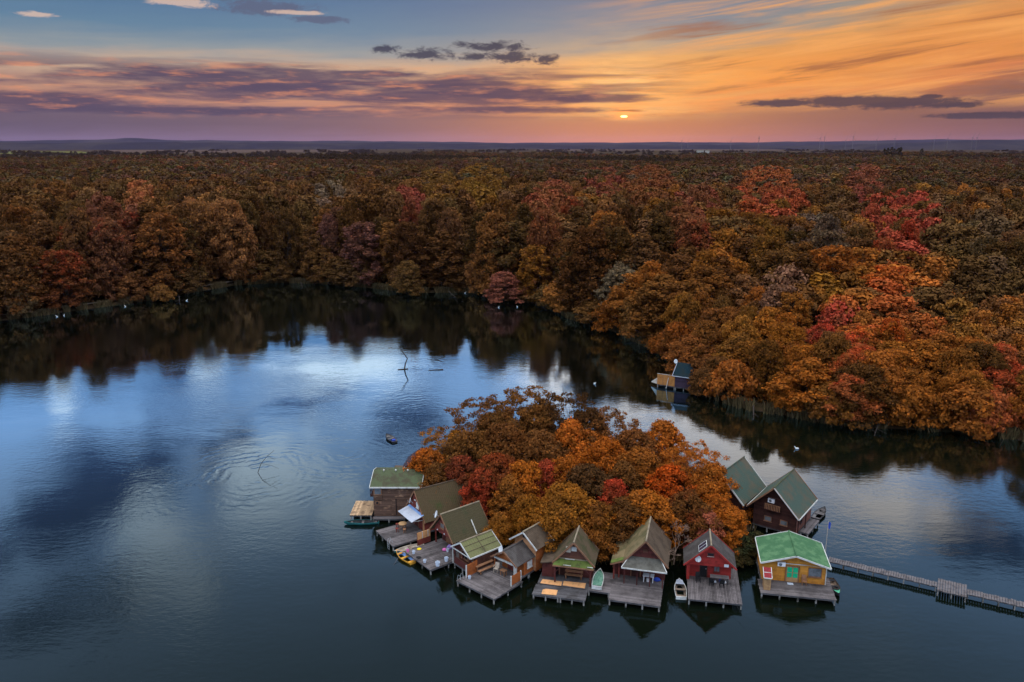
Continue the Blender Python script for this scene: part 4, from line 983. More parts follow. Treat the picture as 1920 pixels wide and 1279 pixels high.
def ladder(label, fr, x, y, ang):
    o = tag(empty('swim_ladder', at(fr,x,y,0), fr[2]+ang), label, 'ladder')
    for s in (-.22,.22): MB().tube([(s,-.12,-.6),(s,-.12,.75),(s,-.02,1.15),(s,.25,1.2),(s,.32,.7)],[.025]*5,5).build('rail','metal',o)
    for z in (-.3,0.,.3,.6): MB().tube([(-.22,-.12,z),(.22,-.12,z)],[.018]*2,5).build('rung','metal',o)
ladder('metal swim ladder at the front of the awning terrace', BF, 2.3, -4.5, 0)
ladder('metal swim ladder at the left corner of the wide terrace', EF, -3.15, -3.4, -1.57)
def chair(label, fr, x, y, rz, mat='bench_wood', name='chair'):
    o = tag(empty(name, at(fr,x,y), fr[2]+rz), label, 'chair')
    MB().box(-.24,.24,-.22,.24,.42,.47).build('seat',mat,o)
    MB().hexa([(-.24,.22,.47),(.24,.22,.47),(.24,.26,.47),(-.24,.26,.47),(-.23,.32,.98),(.23,.32,.98),(.23,.36,.98),(-.23,.36,.98)]).build('backrest',mat,o)
    for (a, b) in ((-.2,-.18),(.2,-.18),(-.2,.2),(.2,.2)): MB().box(a-.025,a+.025,b-.025,b+.025,0,.42).build('leg',mat,o)
    for a in (-.26,.26): MB().box(a-.025,a+.025,-.2,.26,.64,.68).build('armrest',mat,o)
chair('pale cushioned chair in the orange-brown cabin porch', EF, -1.15, .1, .3, 'boat_cream')
chair('dark chair beside the door of the bright red cabin', HF, -1.1, .15, .2, 'black')
chair('dark chair left of the long table before the red cabin', HF, .25, -.25, 2.9, 'black')
chair('dark chair in front of the long table before the red cabin', HF, 1.25, -.35, 3.2, 'black')
chair('brown folding chair against the yellow wall', IF, 1.0, .15, 0, 'bench_wood', 'folding_chair')
def table(label, fr, x, y, w, d, h, top, leg, rz=0., name='table'):
    o = tag(empty(name, at(fr,x,y), fr[2]+rz), label, 'table')
    MB().box(-w/2,w/2,-d/2,d/2,h-.05,h).build('tabletop',top,o)
    for a in (-1,1):
        for b in (-1,1): MB().box(a*(w/2-.1)-.04,a*(w/2-.1)+.04,b*(d/2-.08)-.04,b*(d/2-.08)+.04,0,h-.05).build('leg',leg,o)
table('white plastic table on the porch under the grey skirt', GF, .35, .85, 1.15, .7, .72, 'plastic_white', 'plastic_white', 0., 'plastic_table')
bucket('white bucket under the white plastic table', GF, .3, .75, .16, .3, 'plastic_white')
table('small brown table in the orange-brown cabin porch', EF, -.15, .15, .7, .5, .6, 'bench_wood', 'bench_wood')
table('long grey table with things on it before the red cabin', HF, 1.05, .35, 1.9, .65, .74, 'deck', 'deck_dark')
for (nm, lb, x, y, s, m_) in (('towel','crumpled pale blue towel on the long grey table',.45,.35,(.6,.35,.08),'bucket'),('cool_box','blue cool box on the long grey table',1.15,.4,(.25,.2,.3),'blue'),('box','white box on the right end of the long grey table',1.6,.35,(.3,.25,.14),'plastic_white')):
    b = MB().box(-s[0]/2,s[0]/2,-s[1]/2,s[1]/2,0,s[2]*.8); b.hexa([(-s[0]*.46,-s[1]*.46,s[2]*.8),(s[0]*.46,-s[1]*.46,s[2]*.8),(s[0]*.46,s[1]*.46,s[2]*.8),(-s[0]*.46,s[1]*.46,s[2]*.8),(-s[0]*.4,-s[1]*.38,s[2]),(s[0]*.42,-s[1]*.4,s[2]*.9),(s[0]*.38,s[1]*.4,s[2]),(-s[0]*.4,s[1]*.4,s[2]*1.05)])
    tag(b.build(nm, m_, None, loc=at(HF,x,y,.742)), lb, 'box' if nm != 'towel' else 'towel')
o = tag(empty('bench', at(FF,-.05,.75), FF[2]), 'brown wooden bench under the mossy porch skirt', 'bench')
for i in range(3): MB().box(-.95,.95,-.2+i*.14,-.08+i*.14,.42,.46).build('seat_plank','bench_wood',o)
for i in range(2): MB().box(-.95,.95,.22,.26,.6+i*.16,.72+i*.16).build('back_plank','bench_wood',o)
for x in (-.8,.8): MB().box(x-.04,x+.04,-.18,.28,.0,.42).build('leg','bench_wood',o); MB().box(x-.04,x+.04,.265,.32,.42,.92).build('back_post','bench_wood',o)
for (lb, q, z) in (('orange plywood sheet lying on the dark terrace, back left of three',[(-3.3,-.92),(-1.08,-.95),(-1.1,-.12),(-3.2,-.1)],.672),('orange plywood sheet lying on the dark terrace, back right of three',[(-.95,-.8),(1.36,-.88),(1.35,.12),(-.98,.02)],.674),('smaller orange plywood sheet lying alone nearest the water',[(-2.8,-2.8),(-1.28,-2.72),(-1.3,-1.75),(-2.55,-1.78),(-2.82,-2.0)],.612)):
    m = MB(); n_ = len(q); m.v = [(x,y,0) for x,y in q]+[(x,y,.025) for x,y in q]; m.f = [tuple(range(n_))[::-1], tuple(range(n_,2*n_))]+[(i,(i+1)%n_,(i+1)%n_+n_,i+n_) for i in range(n_)]
    p = tag(m.build('plywood_sheet','ply',None,loc=(FF[0],FF[1],z)), lb, 'plywood'); p.rotation_euler = (0,0,FF[2])
m = MB(); 
for i in range(5):
    for j in range(3): m.box(-.3+i*.12,-.3+i*.12+.11,-.2+j*.13,-.2+j*.13+.12,0,.02)
p = tag(m.build('door_mat','bucket',None,loc=at(IF,-.35,.1,.675)), 'pale blue mat before the green double doors', 'mat'); p.rotation_euler = (0,0,IF[2])
fp = tag(empty('flag_pole', at(IF,4.4,7.5,0)), 'thin pole with drooping blue flag rising from the water behind the yellow cabin', 'flag')
MB().tube([(0,0,-1),(0,0,4.6)],[.035,.025],6).build('pole','boat_cream',fp)
MB().hexa([(.02,0,3.8),(.25,.02,3.55),(.25,.05,3.55),(.02,.03,3.8),(.02,0,4.5),(.32,.02,4.35),(.32,.05,4.35),(.02,.03,4.5)]).build('flag','blue',fp)
def log(name, label, pts, rads, cat='branch', mat='dead_wood'):
    o = tag(empty(name, (*pts[0][0][:2], 0)), label, cat)
    for p, r in zip(pts, rads): MB().tube([(a-pts[0][0][0], b-pts[0][0][1], c) for a, b, c in p], r, 6).build('limb', mat, o)
bx, by = ground(757, 693)
log('dead_branch', 'crooked dead branch standing out of the water in the open lake', [[(bx,by,-.8),(bx+.35,by+.1,1.2),(bx+.8,by+.2,2.3),(bx-.1,by+.3,3.7),(bx-.8,by+.4,4.7)],[(bx+.1,by+.25,3.4),(bx-.55,by+.2,3.8)],[(bx-1.2,by-.2,.02),(bx+.9,by+.3,.12)]], [[.16,.14,.12,.09,.04],[.06,.03],[.12,.08]])
bx, by = ground(480, 887)
log('dead_branch', 'thin forked dead branch in the middle of the ripple rings', [[(bx,by,-.6),(bx+.7,by+.4,1.3),(bx+1.5,by+.9,2.2),(bx+2.4,by+1.3,2.9)],[(bx+.7,by+.4,1.3),(bx+2.2,by+.5,.9),(bx+3.2,by+.3,.5)],[(bx+1.5,by+.9,2.2),(bx+2.6,by+.8,1.7)]], [[.05,.04,.03,.02],[.025,.02,.012],[.02,.01]])
bx, by = ground(818, 694)
log('floating_log', 'short log floating right of the crooked branch', [[(bx-1.6,by-.2,.02),(bx+1.4,by+.2,.06)]], [[.07,.13]], 'log')
def bird(label, u, v, k=1., mat='bird'):
    x, y = ground(u, v); o = tag(empty('water_bird', (x,y,0), R.uniform(0,6.28)), label, 'bird', 'water birds on the lake')
    m = MB(); pts = [(0,-.36*k,.12*k),(0,-.24*k,.13*k),(0,0,.14*k),(0,.2*k,.14*k),(0,.3*k,.2*k),(0,.33*k,.36*k),(0,.36*k,.46*k),(0,.42*k,.48*k),(0,.52*k,.45*k)]
    m.tube(pts, [.03*k,.11*k,.16*k,.12*k,.06*k,.045*k,.06*k,.055*k,.012*k], 8); m.build('body', mat, o, smooth=True)
for (u, v) in ((702,534),(686,533),(872,546),(885,545),(350,560),(235,571),(1494,838),(1760,742),(1115,716),(935,573),(970,572),(107,590),(120,588)):
    if (u,v) != (1760,742): bird('white water bird sitting on the lake near the bank', u, v+4, .85)

# ------------------------------------------------------------------ far things: wind turbines, mast, farm
TUR = None
for i, (u, d, h) in enumerate(((1269,9000,90),(1280,9200,80),(1358,8800,85),(1520,8600,110),(1528,8600,120),(1567,8800,90),(1580,8600,125),(1623,8700,95),(1656,8600,105),(1728,8600,95),(1752,8600,105),(1797,8600,110),(1805,8600,110))):
    a = math.atan((u-960)/FPX); loc = (math.sin(a)*d, math.cos(a)*d, 0)
    if TUR is None:
        TUR = empty('wind_turbine', loc)
        MB().tube([(0,0,0),(0,0,100)],[2.6,1.6],8).build('tower','turbine',TUR)
        nc = MB().box(-2,2,-4,5,98.5,102.5).build('nacelle','turbine',TUR)
        for k in range(3):
            an = k*2.094+.4; MB().bar((0,-4.5,100.5),(math.sin(an)*46,-4.5,100.5+math.cos(an)*46),2.0,.6).build('blade','turbine',nc)
        o = TUR
    else: o = copy_tree(TUR); o.location = loc
    o.scale = (1,1,h/100); tag(o, 'tiny wind turbine far off on the right horizon', 'wind turbine', 'wind turbines on the horizon')
a = math.atan((1409-960)/FPX); d = 5600
ms = tag(empty('radio_mast', (math.sin(a)*d, math.cos(a)*d, 0)), 'tall thin radio mast on the horizon', 'mast')
MB().tube([(0,0,0),(0,0,100)],[2.0,1.3],6).build('tower','turbine',ms); MB().box(-3,3,-3,3,86,90).build('platform','turbine',ms)
for (u, w, lb) in ((1303,26,'white farm building at the far edge of the forest'),(1316,14,'small pale farm shed right of the white farm building')):
    d = 3300; a = math.atan((u-960)/FPX)
    o = tag(empty('farm_building', (math.sin(a)*d, math.cos(a)*d, 0)), lb, 'building')
    MB().box(-w/2,w/2,-6,6,0,22).build('wall','white',o); MB().hexa([(-w/2-1,-7,22),(w/2+1,-7,22),(w/2+1,7,22),(-w/2-1,7,22),(-w/2-1,-.1,26),(w/2+1,-.1,26),(w/2+1,.1,26),(-w/2-1,.1,26)]).build('roof','roof_grey',o)
# ------------------------------------------------------------------ trees
def mesh_np(name, V, F, mat):
    me = bpy.data.meshes.new(name); k = F.shape[1]
    me.vertices.add(len(V)); me.vertices.foreach_set('co', V.astype(np.float32).ravel())
    me.loops.add(F.size); me.loops.foreach_set('vertex_index', F.astype(np.int32).ravel())
    me.polygons.add(len(F)); me.polygons.foreach_set('loop_start', np.arange(0, F.size, k, dtype=np.int32)); me.polygons.foreach_set('loop_total', np.full(len(F), k, np.int32))
    me.update(calc_edges=True); me.materials.append(M[mat] if isinstance(mat, str) else mat); return me
def unit(v): return v/np.maximum(np.linalg.norm(v, axis=1, keepdims=True), 1e-9)
def leaves(rng, P, N, size):
    """one leaf spray (rhombus) per point, facing roughly N"""
    n = len(P); N = unit(N + rng.normal(0, .42, (n,3)))
    a = unit(np.cross(N, rng.normal(0, 1, (n,3)))); a[:,2] -= .25; a = unit(a); b = unit(np.cross(N, a))
    s = (size*rng.uniform(.6, 1.35, n))[:,None]; bend = N*s*.12
    V = np.stack([P - a*s*.6, P + b*s*.42 + bend, P + a*s*.75 - bend, P - b*s*.42 + bend], 1).reshape(-1, 3)
    return V, np.arange(4*n).reshape(n, 4)
def envelope(shape, t):
    if shape == 'oval': return np.sin(np.pi*np.clip(t*.84+.14, 0, 1))**.62
    if shape == 'cone': return np.clip((1.02-t)**.75*(.55+.9*np.minimum(t*2.2, 1)), 0.04, 1.)
    if shape == 'dome': return np.sqrt(np.clip(1-(t*1.0)**1.7, .004, 1))
    if shape == 'flat': return np.clip(.35+.8*np.sin(np.pi*np.clip(t*.62+.25,0,1))**1.4, .1, 1)
    if shape == 'pillar': return np.sin(np.pi*np.clip(t*.9+.08, 0, 1))**.45
def make_tree(seed, H, Rr, shape, leaf, lobes, per, z0=.1, lobe=.32, mat='leaf', droop=.8, limbs=True, flatten=.62, name='crown', lo=.42):
    rng = np.random.default_rng(seed)
    t = (np.arange(lobes)+.5)/lobes; t = np.clip(t**.9 + rng.uniform(-.5,.5,lobes)/lobes, 0, .97)
    ang = np.arange(lobes)*2.39996 + rng.uniform(-.5,.5,lobes)
    rad = Rr*envelope(shape, t)*rng.uniform(lo, 1.0, lobes)*(1+.22*np.sin(ang*2+seed)+.15*np.sin(ang*3+seed*2))
    rad = rad*np.where(rng.random(lobes) < .14, 1.22, 1.)
    C = np.stack([np.cos(ang)*rad, np.sin(ang)*rad, H*(z0+(1-z0)*t*.93)], 1)
    lr = Rr*lobe*rng.uniform(.55, 1.45, lobes)*np.where(t > .85, .8, 1.)
    allP, allN = [], []
    for i in range(lobes):
        n = int(per*(lr[i]/(Rr*lobe))**2)
        d = unit(rng.normal(0, 1, (n*2, 3)))
        out = np.array([np.cos(ang[i]), np.sin(ang[i]), .75]); out /= np.linalg.norm(out)
        keep = (d@out > -.25 - rng.uniform(0,.3,n*2)); d = d[keep][:n]
        bumpy = 1 + .22*np.sin(d[:,0]*7+i)+.18*np.sin(d[:,1]*9+i*2)+.15*np.sin(d[:,2]*8+i*3)
        r = lr[i]*bumpy*(1-.45*rng.uniform(0,1,len(d))**2)
        p = C[i] + d*r[:,None]*np.array([1,1,flatten]); p[:,2] -= droop*.18*lr[i]*((d[:,0]**2+d[:,1]**2))
        allP.append(p); allN.append(d + np.array([0,0,.35]))
    P = np.concatenate(allP); N = np.concatenate(allN)
    ok = P[:,2] > .25; P = P[ok]; N = N[ok]
    V, F = leaves(rng, P, N, leaf)
    crown = mesh_np(name, V, F, mat)
    # trunk and limbs
    mb = MB(); k = max(.035*H**.75*.35, .07)
    wob = rng.uniform(-.03, .03, (6,2))*H
    tr = [(wob[j][0]*(j>0), wob[j][1]*(j>0), H*.78*j/5) for j in range(6)]
    mb.tube(tr, [k*(1-.8*j/5) for j in range(6)], 7)
    if limbs:
        for i in range(lobes):
            c = C[i]; zz = max(H*.08, c[2]-H*.16-rad[i]*.35); j = min(int(zz/(H*.78)*5), 4); f = zz/(H*.78)*5-j
            a = Vector(tr[j]).lerp(Vector(tr[j+1]), min(max(f,0),1)); b = Vector(c); mid = a.lerp(b, .55)+Vector((0,0,-.06*(b-a).length))
            r0 = k*.34*(1-.5*c[2]/H)
            mb.tube([a, mid, b], [r0, r0*.65, r0*.25], 4, cap=False)
            for q in range(5):
                e = b + Vector(rng.normal(0,1,3))*lr[i]*.6 + Vector((0,0,lr[i]*.25)); mb.tube([b.lerp(mid,.25), e], [r0*.35, r0*.1], 3, cap=False)
    me = bpy.data.meshes.new('trunk'); me.from_pydata([tuple(v) for v in mb.v], [], mb.f); me.update(); me.materials.append(M['bark'])
    return dict(H=H, R=Rr, crown=crown, trunk=me)

NEAR = [make_tree(11,10,3.9,'oval',.25,92,165,.12,lobe=.21), make_tree(12,10,4.3,'dome',.25,100,165,.08,lobe=.21), make_tree(13,10,3.4,'cone',.24,84,150,.08,lobe=.22), make_tree(14,10,4.2,'oval',.25,84,175,.16,lobe=.23), make_tree(15,10,4.6,'dome',.26,110,150,.1,lobe=.19)]
SPARSE = [make_tree(21,11,4.6,'flat',.20,96,88,.38,lobe=.15,flatten=.5), make_tree(22,11,4.0,'flat',.20,90,84,.32,lobe=.16,flatten=.55)]
BANK = [make_tree(31,12,4.6,'oval',.34,90,135,.08,lobe=.22), make_tree(32,12,5.2,'dome',.34,105,130,.06,lobe=.21), make_tree(33,12,4.8,'oval',.32,110,115,.08,lobe=.19), make_tree(34,12,5.4,'dome',.35,95,145,.05,lobe=.23), make_tree(35,12,4.2,'cone',.32,90,125,.05,lobe=.22)]
WALL = [make_tree(41,24,6.2,'oval',.58,120,80,.07,lobe=.22), make_tree(42,24,5.6,'cone',.54,120,75,.05,lobe=.22), make_tree(43,24,7.0,'oval',.58,140,75,.08,lobe=.20), make_tree(44,24,6.0,'pillar',.56,130,70,.04,lobe=.22), make_tree(45,24,7.4,'dome',.60,130,85,.08,lobe=.22)]
BUSH = [make_tree(51,5,3.6,'dome',.34,60,120,.03,lobe=.25,limbs=False), make_tree(52,5,3.2,'oval',.32,54,120,.03,lobe=.27,limbs=False)]
FAR = [make_tree(61,20,6.8,'dome',1.2,44,26,.15,lobe=.28,mat='forest',limbs=False), make_tree(62,20,6.0,'oval',1.15,44,26,.12,lobe=.28,mat='forest',limbs=False), make_tree(63,20,7.4,'dome',1.25,48,24,.15,lobe=.25,mat='forest',limbs=False), make_tree(64,20,5.4,'cone',1.1,44,24,.1,lobe=.28,mat='forest',limbs=False)]
MIDF = [make_tree(71,22,6.4,'oval',.72,90,52,.08,lobe=.23,mat='forest',limbs=False), make_tree(72,22,7.0,'dome',.76,100,50,.1,lobe=.22,mat='forest',limbs=False), make_tree(73,22,5.8,'cone',.7,90,48,.06,lobe=.23,mat='forest',limbs=False),
        make_tree(74,12,5.0,'dome',.38,95,115,.05,lobe=.22,mat='forest',limbs=False), make_tree(75,12,4.6,'oval',.36,90,115,.06,lobe=.22,mat='forest',limbs=False)]
POPLAR = make_tree(81,26,2.6,'pillar',1.0,30,40,.05,lobe=.5,limbs=False)

def plant(name, proto, x, y, z, h, r, rgb, alpha, label, group=None, cat='tree', rz=None):
    o = tag(empty(name, (x, y, z), R.uniform(0, 6.283) if rz is None else rz), label, cat, group)
    o.scale = (r/proto['R'], r/proto['R'], h/proto['H'])
    t = bpy.data.objects.new('trunk', proto['trunk']); c = bpy.data.objects.new('crown', proto['crown'])
    for q in (t, c): col.objects.link(q); q.parent = o
    c.color = (*rgb, alpha); return o
def jit(c, k=.12): f = 1+R.uniform(-k, k); return tuple(max(.003, v*f*(1+R.uniform(-k,k)*.5)) for v in c)
OR, GO, BR, DB, RED, MAR, OL, TAN, GREY, PINK = (.42,.125,.018), (.32,.118,.019), (.19,.076,.022), (.090,.042,.016), (.34,.075,.032), (.23,.068,.034), (.092,.054,.018), (.18,.092,.038), (.16,.12,.08), (.50,.14,.075)

# island trees: photo point of the crown top, height, radius, colour, share of reddened sprays
ISL = [  # u, v, h, r, proto, colour, alpha, label
 (905,742,11.5,4.4,SPARSE[0],BR,.1,'tall sparse brown tree with bare limbs at the island top left'),
 (985,722,12,4.8,SPARSE[1],BR,.15,'tallest sparse brown tree at the back of the island'),
 (1065,734,11.5,4.4,SPARSE[0],DB,.1,'sparse dark brown tree at the back of the island'),
 (1140,764,10,4.0,SPARSE[1],BR,.2,'sparse thin brown tree behind the island canopy, right of centre'),
 (1245,782,9.5,3.6,NEAR[2],OR,.1,'bright orange pointed tree at the island back right'),
 (832,800,8.5,3.4,SPARSE[1],GO,.2,'thin golden tree at the island left edge'),
 (800,838,7.5,3.0,NEAR[0],OR,.2,'orange tree overhanging the water at the island left edge'),
 (880,805,9.5,4.2,NEAR[1],BR,.15,'broad brown tree at the island upper left'),
 (945,790,10,4.2,NEAR[3],BR,.1,'brown rounded tree in the island upper canopy'),
 (930,848,8.5,3.6,NEAR[0],BR,.75,'brown tree with dark red sprays left of the island centre'),
 (1012,800,9.5,4.2,NEAR[4],BR,.3,'dark brown tree near the island centre back'),
 (1075,785,9.5,4.0,NEAR[1],OR,.15,'orange rounded tree near the top of the island'),
 (1135,818,9,4.0,NEAR[3],OR,.35,'orange-red tree on the right shoulder of the island canopy'),
 (1200,838,8.5,3.8,NEAR[0],(.30,.10,.02),.3,'brown tree on the right half of the island'),
 (1295,828,8.5,3.8,SPARSE[0],OR,.2,'thin orange tree leaning over the water on the island right'),
 (1335,866,7.5,3.6,NEAR[1],OR,.3,'orange tree beside the blue-green roof'),
 (1025,858,8,3.0,NEAR[2],RED,.8,'crimson tree in the middle of the island canopy'),
 (1060,850,8.5,3.6,NEAR[4],OR,.1,'orange tree right of the crimson tree'),
 (956,888,7.5,2.9,NEAR[2],GO,.05,'golden-tan bushy tree in front of the island canopy'),
 (1062,905,8,4.0,NEAR[3],GO,.05,'broad golden-orange tree at the island front centre'),
 (1152,893,7.8,2.9,NEAR[2],RED,.7,'red tree at the island front right of centre'),
 (1100,868,8.5,3.6,NEAR[0],DB,.1,'dark brown tree behind the broad golden-orange tree'),
 (1255,868,7.5,3.6,NEAR[1],OR,.7,'orange tree with red sprays on the island right'),
 (1210,918,7.2,3.6,NEAR[0],OR,.3,'brown tree behind the khaki roofed cabin'),
 (1292,915,7.2,3.4,NEAR[4],BR,.5,'reddish brown tree behind the bright red cabin'),
 (1325,952,5.4,2.5,NEAR[1],PINK,.35,'small coral red tree just behind the bright red cabin roof'),
 (1372,950,5.2,2.4,NEAR[0],OR,.1,'small bright orange tree left of the large dark cabin'),
 (1345,925,5.5,2.6,NEAR[3],OR,.05,'orange bush tree below the blue-green roof'),
 (866,850,7.5,3.0,NEAR[1],MAR,.6,'maroon tree behind the brown-olive roof'),
 (908,872,7.5,2.6,NEAR[0],RED,.7,'red tree behind the tiled roof'),
 (938,962,4.2,1.6,NEAR[3],GO,.0,'small golden bush tree beside the tiled roof'),
 (1115,935,6.6,3.2,NEAR[4],(.30,.10,.02),.15,'brown tree behind the steep brown roof, right side'),
 (1180,930,6.6,3.0,NEAR[3],BR,.1,'brown tree left of the khaki roof'),
 (1045,938,6.6,3.0,NEAR[1],GO,.0,'golden brown tree behind the steep brown roof, left side'),
 (990,922,6.6,2.6,NEAR[4],GO,.05,'golden brown tree behind the two-section cabin'),
 (820,862,6.8,2.8,NEAR[4],BR,.3,'brown tree behind the tall weathered cabin'),
 (1170,860,8.2,3.4,NEAR[2],BR,.2,'pointed brown tree in the island right canopy'),
 (1010,748,10.5,4.0,NEAR[4],BR,.1,'dense brown tree at the back of the island, left of centre'),
 (930,768,10,3.8,NEAR[0],BR,.2,'dense brown tree at the island back left'),
 (1100,762,10,3.8,NEAR[3],DB,.2,'dense dark brown tree at the island back, right of centre'),
 (1190,800,9,3.4,NEAR[0],BR,.2,'dense brown tree at the island back right'),
 (985,860,8.2,3.2,NEAR[3],OR,.2,'orange tree left of the crimson tree'),
]
for (u, v, h, r, pr_, c, al, lb) in ISL:
    x, y = ground(u, v, h+.5); plant('autumn_tree', pr_, x, y, .4, h, r, tuple(q*1.08 for q in jit(c, .12)), al, lb)
for (x, y, h, r, lb) in ((26.0,81.0,2.4,1.9,'dark green bush behind the yellow cabin'),(27.8,82.6,2.0,1.6,'low dark green bush at the foot of the large dark cabin'),(24.6,79.6,1.7,1.3,'small dark green bush at the water between the red and yellow cabins')):
    plant('bush', BUSH[0], x, y, .2, h, r, (.045,.055,.025), 0., lb, cat='bush')

def bare_tree(name, label, base, H, lean, seed, depth=6, mat='twig'):
    rr = random.Random(seed); big = MB(); tw = MB()
    def grow(p, d, L, r, k):
        q = p + d*L
        (big if k >= 4 else tw).tube([p, p.lerp(q,.5)+Vector((rr.uniform(-1,1),rr.uniform(-1,1),rr.uniform(-1,1)))*L*.07, q], [r, r*.85, r*.68], 5 if k >= 4 else 3, cap=False)
        if k == 0: return
        for _ in range(3 if k > 2 else 2):
            nd = (d + Vector((rr.uniform(-1,1), rr.uniform(-1,1), rr.uniform(-.6,.7)))*.75).normalized(); grow(q, nd, L*rr.uniform(.6,.85), max(r*.62,.015), k-1)
    grow(Vector((0,0,0)), Vector(lean).normalized(), H*.22, H*.011, depth)
    o = tag(empty(name, base), label, 'tree'); big.build('trunk', mat, o); tag(tw.build('twigs', mat, o), kind='stuff')
bare_tree('bare_tree', 'leafless pale twiggy tree between the khaki roof and the red cabin', (17.7,78.8,.4), 6.6, (.05,-.05,1), 5)
bare_tree('bare_tree', 'leafless grey tree showing inside the right end of the island canopy', (24.0,93,.5), 7.5, (.15,0,1), 8, 5)

# forest: special crowns noted from the photo (point, reach in px, colour, red share, label)
BLOBS = [(270,372,34,(.50,.16,.06),.3,'coral orange tree rising above the left forest edge'),(392,398,56,(.40,.17,.06),.1,'pale orange tree crown at the left forest edge'),(205,432,66,(.25,.09,.05),.4,'dusty red tree on the left shore'),
 (100,492,36,(.28,.075,.03),.5,'red-brown tree low on the left shore'),(150,466,34,(.28,.085,.035),.5,'dark red tree on the left shore'),(612,374,40,(.22,.155,.10),0,'pale grey tree above the forest edge left of centre'),
 (40,545,50,(.20,.13,.06),0,'khaki tree at the waterside far left'),(190,545,62,(.16,.11,.06),0,'grey-khaki drooping tree at the left waterside'),(485,518,46,(.16,.10,.04),0,'khaki shrub tree at the water left of centre'),
 (767,392,36,(.30,.085,.045),.55,'red topped tree above the forest edge at centre'),(640,440,52,(.18,.08,.06),.35,'dusty rose-brown tree in the forest edge'),(905,350,55,(.26,.12,.02),0,'golden tree behind the centre forest edge'),(820,356,48,(.22,.105,.024),0,'gold-brown tree behind the centre forest edge'),
 (1035,388,60,(.30,.10,.04),.4,'red and orange crown along the centre forest top'),(1130,350,45,(.28,.08,.04),.45,'red crown in the forest right of centre'),(1215,352,55,(.26,.08,.03),.3,'rusty crown in the forest right of centre'),(1300,405,60,(.27,.09,.04),.4,'red-brown crown above the right bank'),
 (1440,368,75,(.44,.11,.035),.5,'large bright red-orange tree in the right forest'),(1620,345,48,(.30,.085,.045),.45,'red tree far back in the right forest'),(1690,428,92,(.50,.105,.045),.55,'huge vivid red tree in the right forest'),
 (1522,448,52,(.15,.10,.07),0,'lilac-grey tree left of the huge red tree'),(1420,462,52,(.24,.10,.02),0,'orange-brown conical tree above the right bank'),(1835,462,75,(.15,.095,.045),0,'grey-olive tree right of the huge red tree'),
 (1150,530,36,(.26,.19,.12),0,'pale grey-tan tree at the water right of centre'),(1290,585,105,(.29,.105,.024),.05,'broad orange-brown tree on the right bank beside the boathouse'),(1390,530,46,(.34,.16,.06),0,'tan-orange tree on the right bank'),(1452,540,42,(.34,.17,.10),.1,'pinkish tan tree on the right bank'),
 (1535,548,60,(.38,.14,.016),.1,'golden tree on the right bank'),(1660,590,110,(.58,.165,.028),.45,'red-orange tree on the right bank'),(1562,612,44,(.62,.11,.05),.7,'bright red crown low on the right bank'),(1880,500,95,(.105,.058,.020),0,'dark olive-brown tree at the far right'),(1755,535,75,(.12,.066,.022),0,'dark olive-brown tree below the huge red tree'),
 (1582,685,56,(.58,.15,.045),.5,'orange tree with coral red top at the right waterside'),(1895,720,80,(.58,.14,.05),.5,'red tree at the right edge of the picture by the water'),(1460,700,130,(.50,.155,.02),.15,'orange-brown tree at the right waterside'),(1720,700,160,(.44,.14,.022),.25,'brown-orange tree with pale limbs at the right waterside'),(1575,765,62,(.58,.19,.02),0,'golden orange tree hanging over the right water')]
def proj(x, y, z):
    d = Vector((x, y, z-CAM_H)); w = d.dot(_F); return 960+FPX*d.x/w, 639.5-FPX*d.dot(_U)/w
cand = []
def height_at(x, y):
    k = min(1, max(0, (y-135)/95)); k = k*k*(3-2*k)
    if x > 90: k *= .75
    return 10.5+13.5*k
rg = random.Random(99)
def scatter(y0, y1, sp, xk, kind):
    y = y0
    while y < y1:
        w = y*.68+25; x = -w + rg.uniform(0, sp)
        while x < w:
            xx = x+rg.uniform(-.42,.42)*sp; yy = y+rg.uniform(-.42,.42)*sp
            x += sp
            if yy < 480:
                if inside(lake, xx, yy): continue
                sdist = shore_dist(xx, yy)
                if sdist < 2.2: continue
            else: sdist = 999
            cand.append((xx, yy, sdist, kind))
        y += sp*.87
scatter(92, 215, 6.3, 1, 0); scatter(215, 480, 8.2, 1, 0); scatter(480, 1500, 11.0, 1, 2); scatter(1500, 2900, 15.0, 1, 2)
# the front row along the water
k = 0
for i in range(len(shore)-1):
    (ax, ay), (bx, by) = shore[i], shore[i+1]; L = math.hypot(bx-ax, by-ay); n_ = max(1, int(L/6.5))
    for j in range(n_):
        t = (j+rg.uniform(.2,.8))/n_; x, y = ax+(bx-ax)*t, ay+(by-ay)*t; dd = math.hypot(x-8, y-85); o_ = rg.uniform(1.2, 2.4)
        if 1 < i < 16 and rg.random() < .45: continue
        cand.append((x+(x-8)/dd*o_, y+(y-85)/dd*o_, o_, 1))
items = []
for (x, y, sdist, kind) in cand:
    if kind == 2 : continue
    # keep the boathouse clear
    lx = (x-MF[0])*math.cos(.5)-(y-MF[1])*math.sin(.5); ly = (x-MF[0])*math.sin(.5)+(y-MF[1])*math.cos(.5)
    if -5 < lx < 3.4 and -3 < ly < 7.5: continue
    if y < 128 and x < 34: continue
    h = height_at(x, y)*rg.uniform(.74, 1.22)
    if kind == 1: h *= rg.uniform(.3, .62) if y > 170 else rg.uniform(.5, .85)
    u, v = proj(x, y, h*.8)
    if u < -90 or u > 2010: continue
    items.append([x, y, h, kind, u, v, sdist])
items.sort(key=lambda q: -(max(q[2],11)/q[1])*(1.5 if q[6] < 8 else 1.2 if q[6] < 26 else .8))
near, rest = items[:262], items[262:]
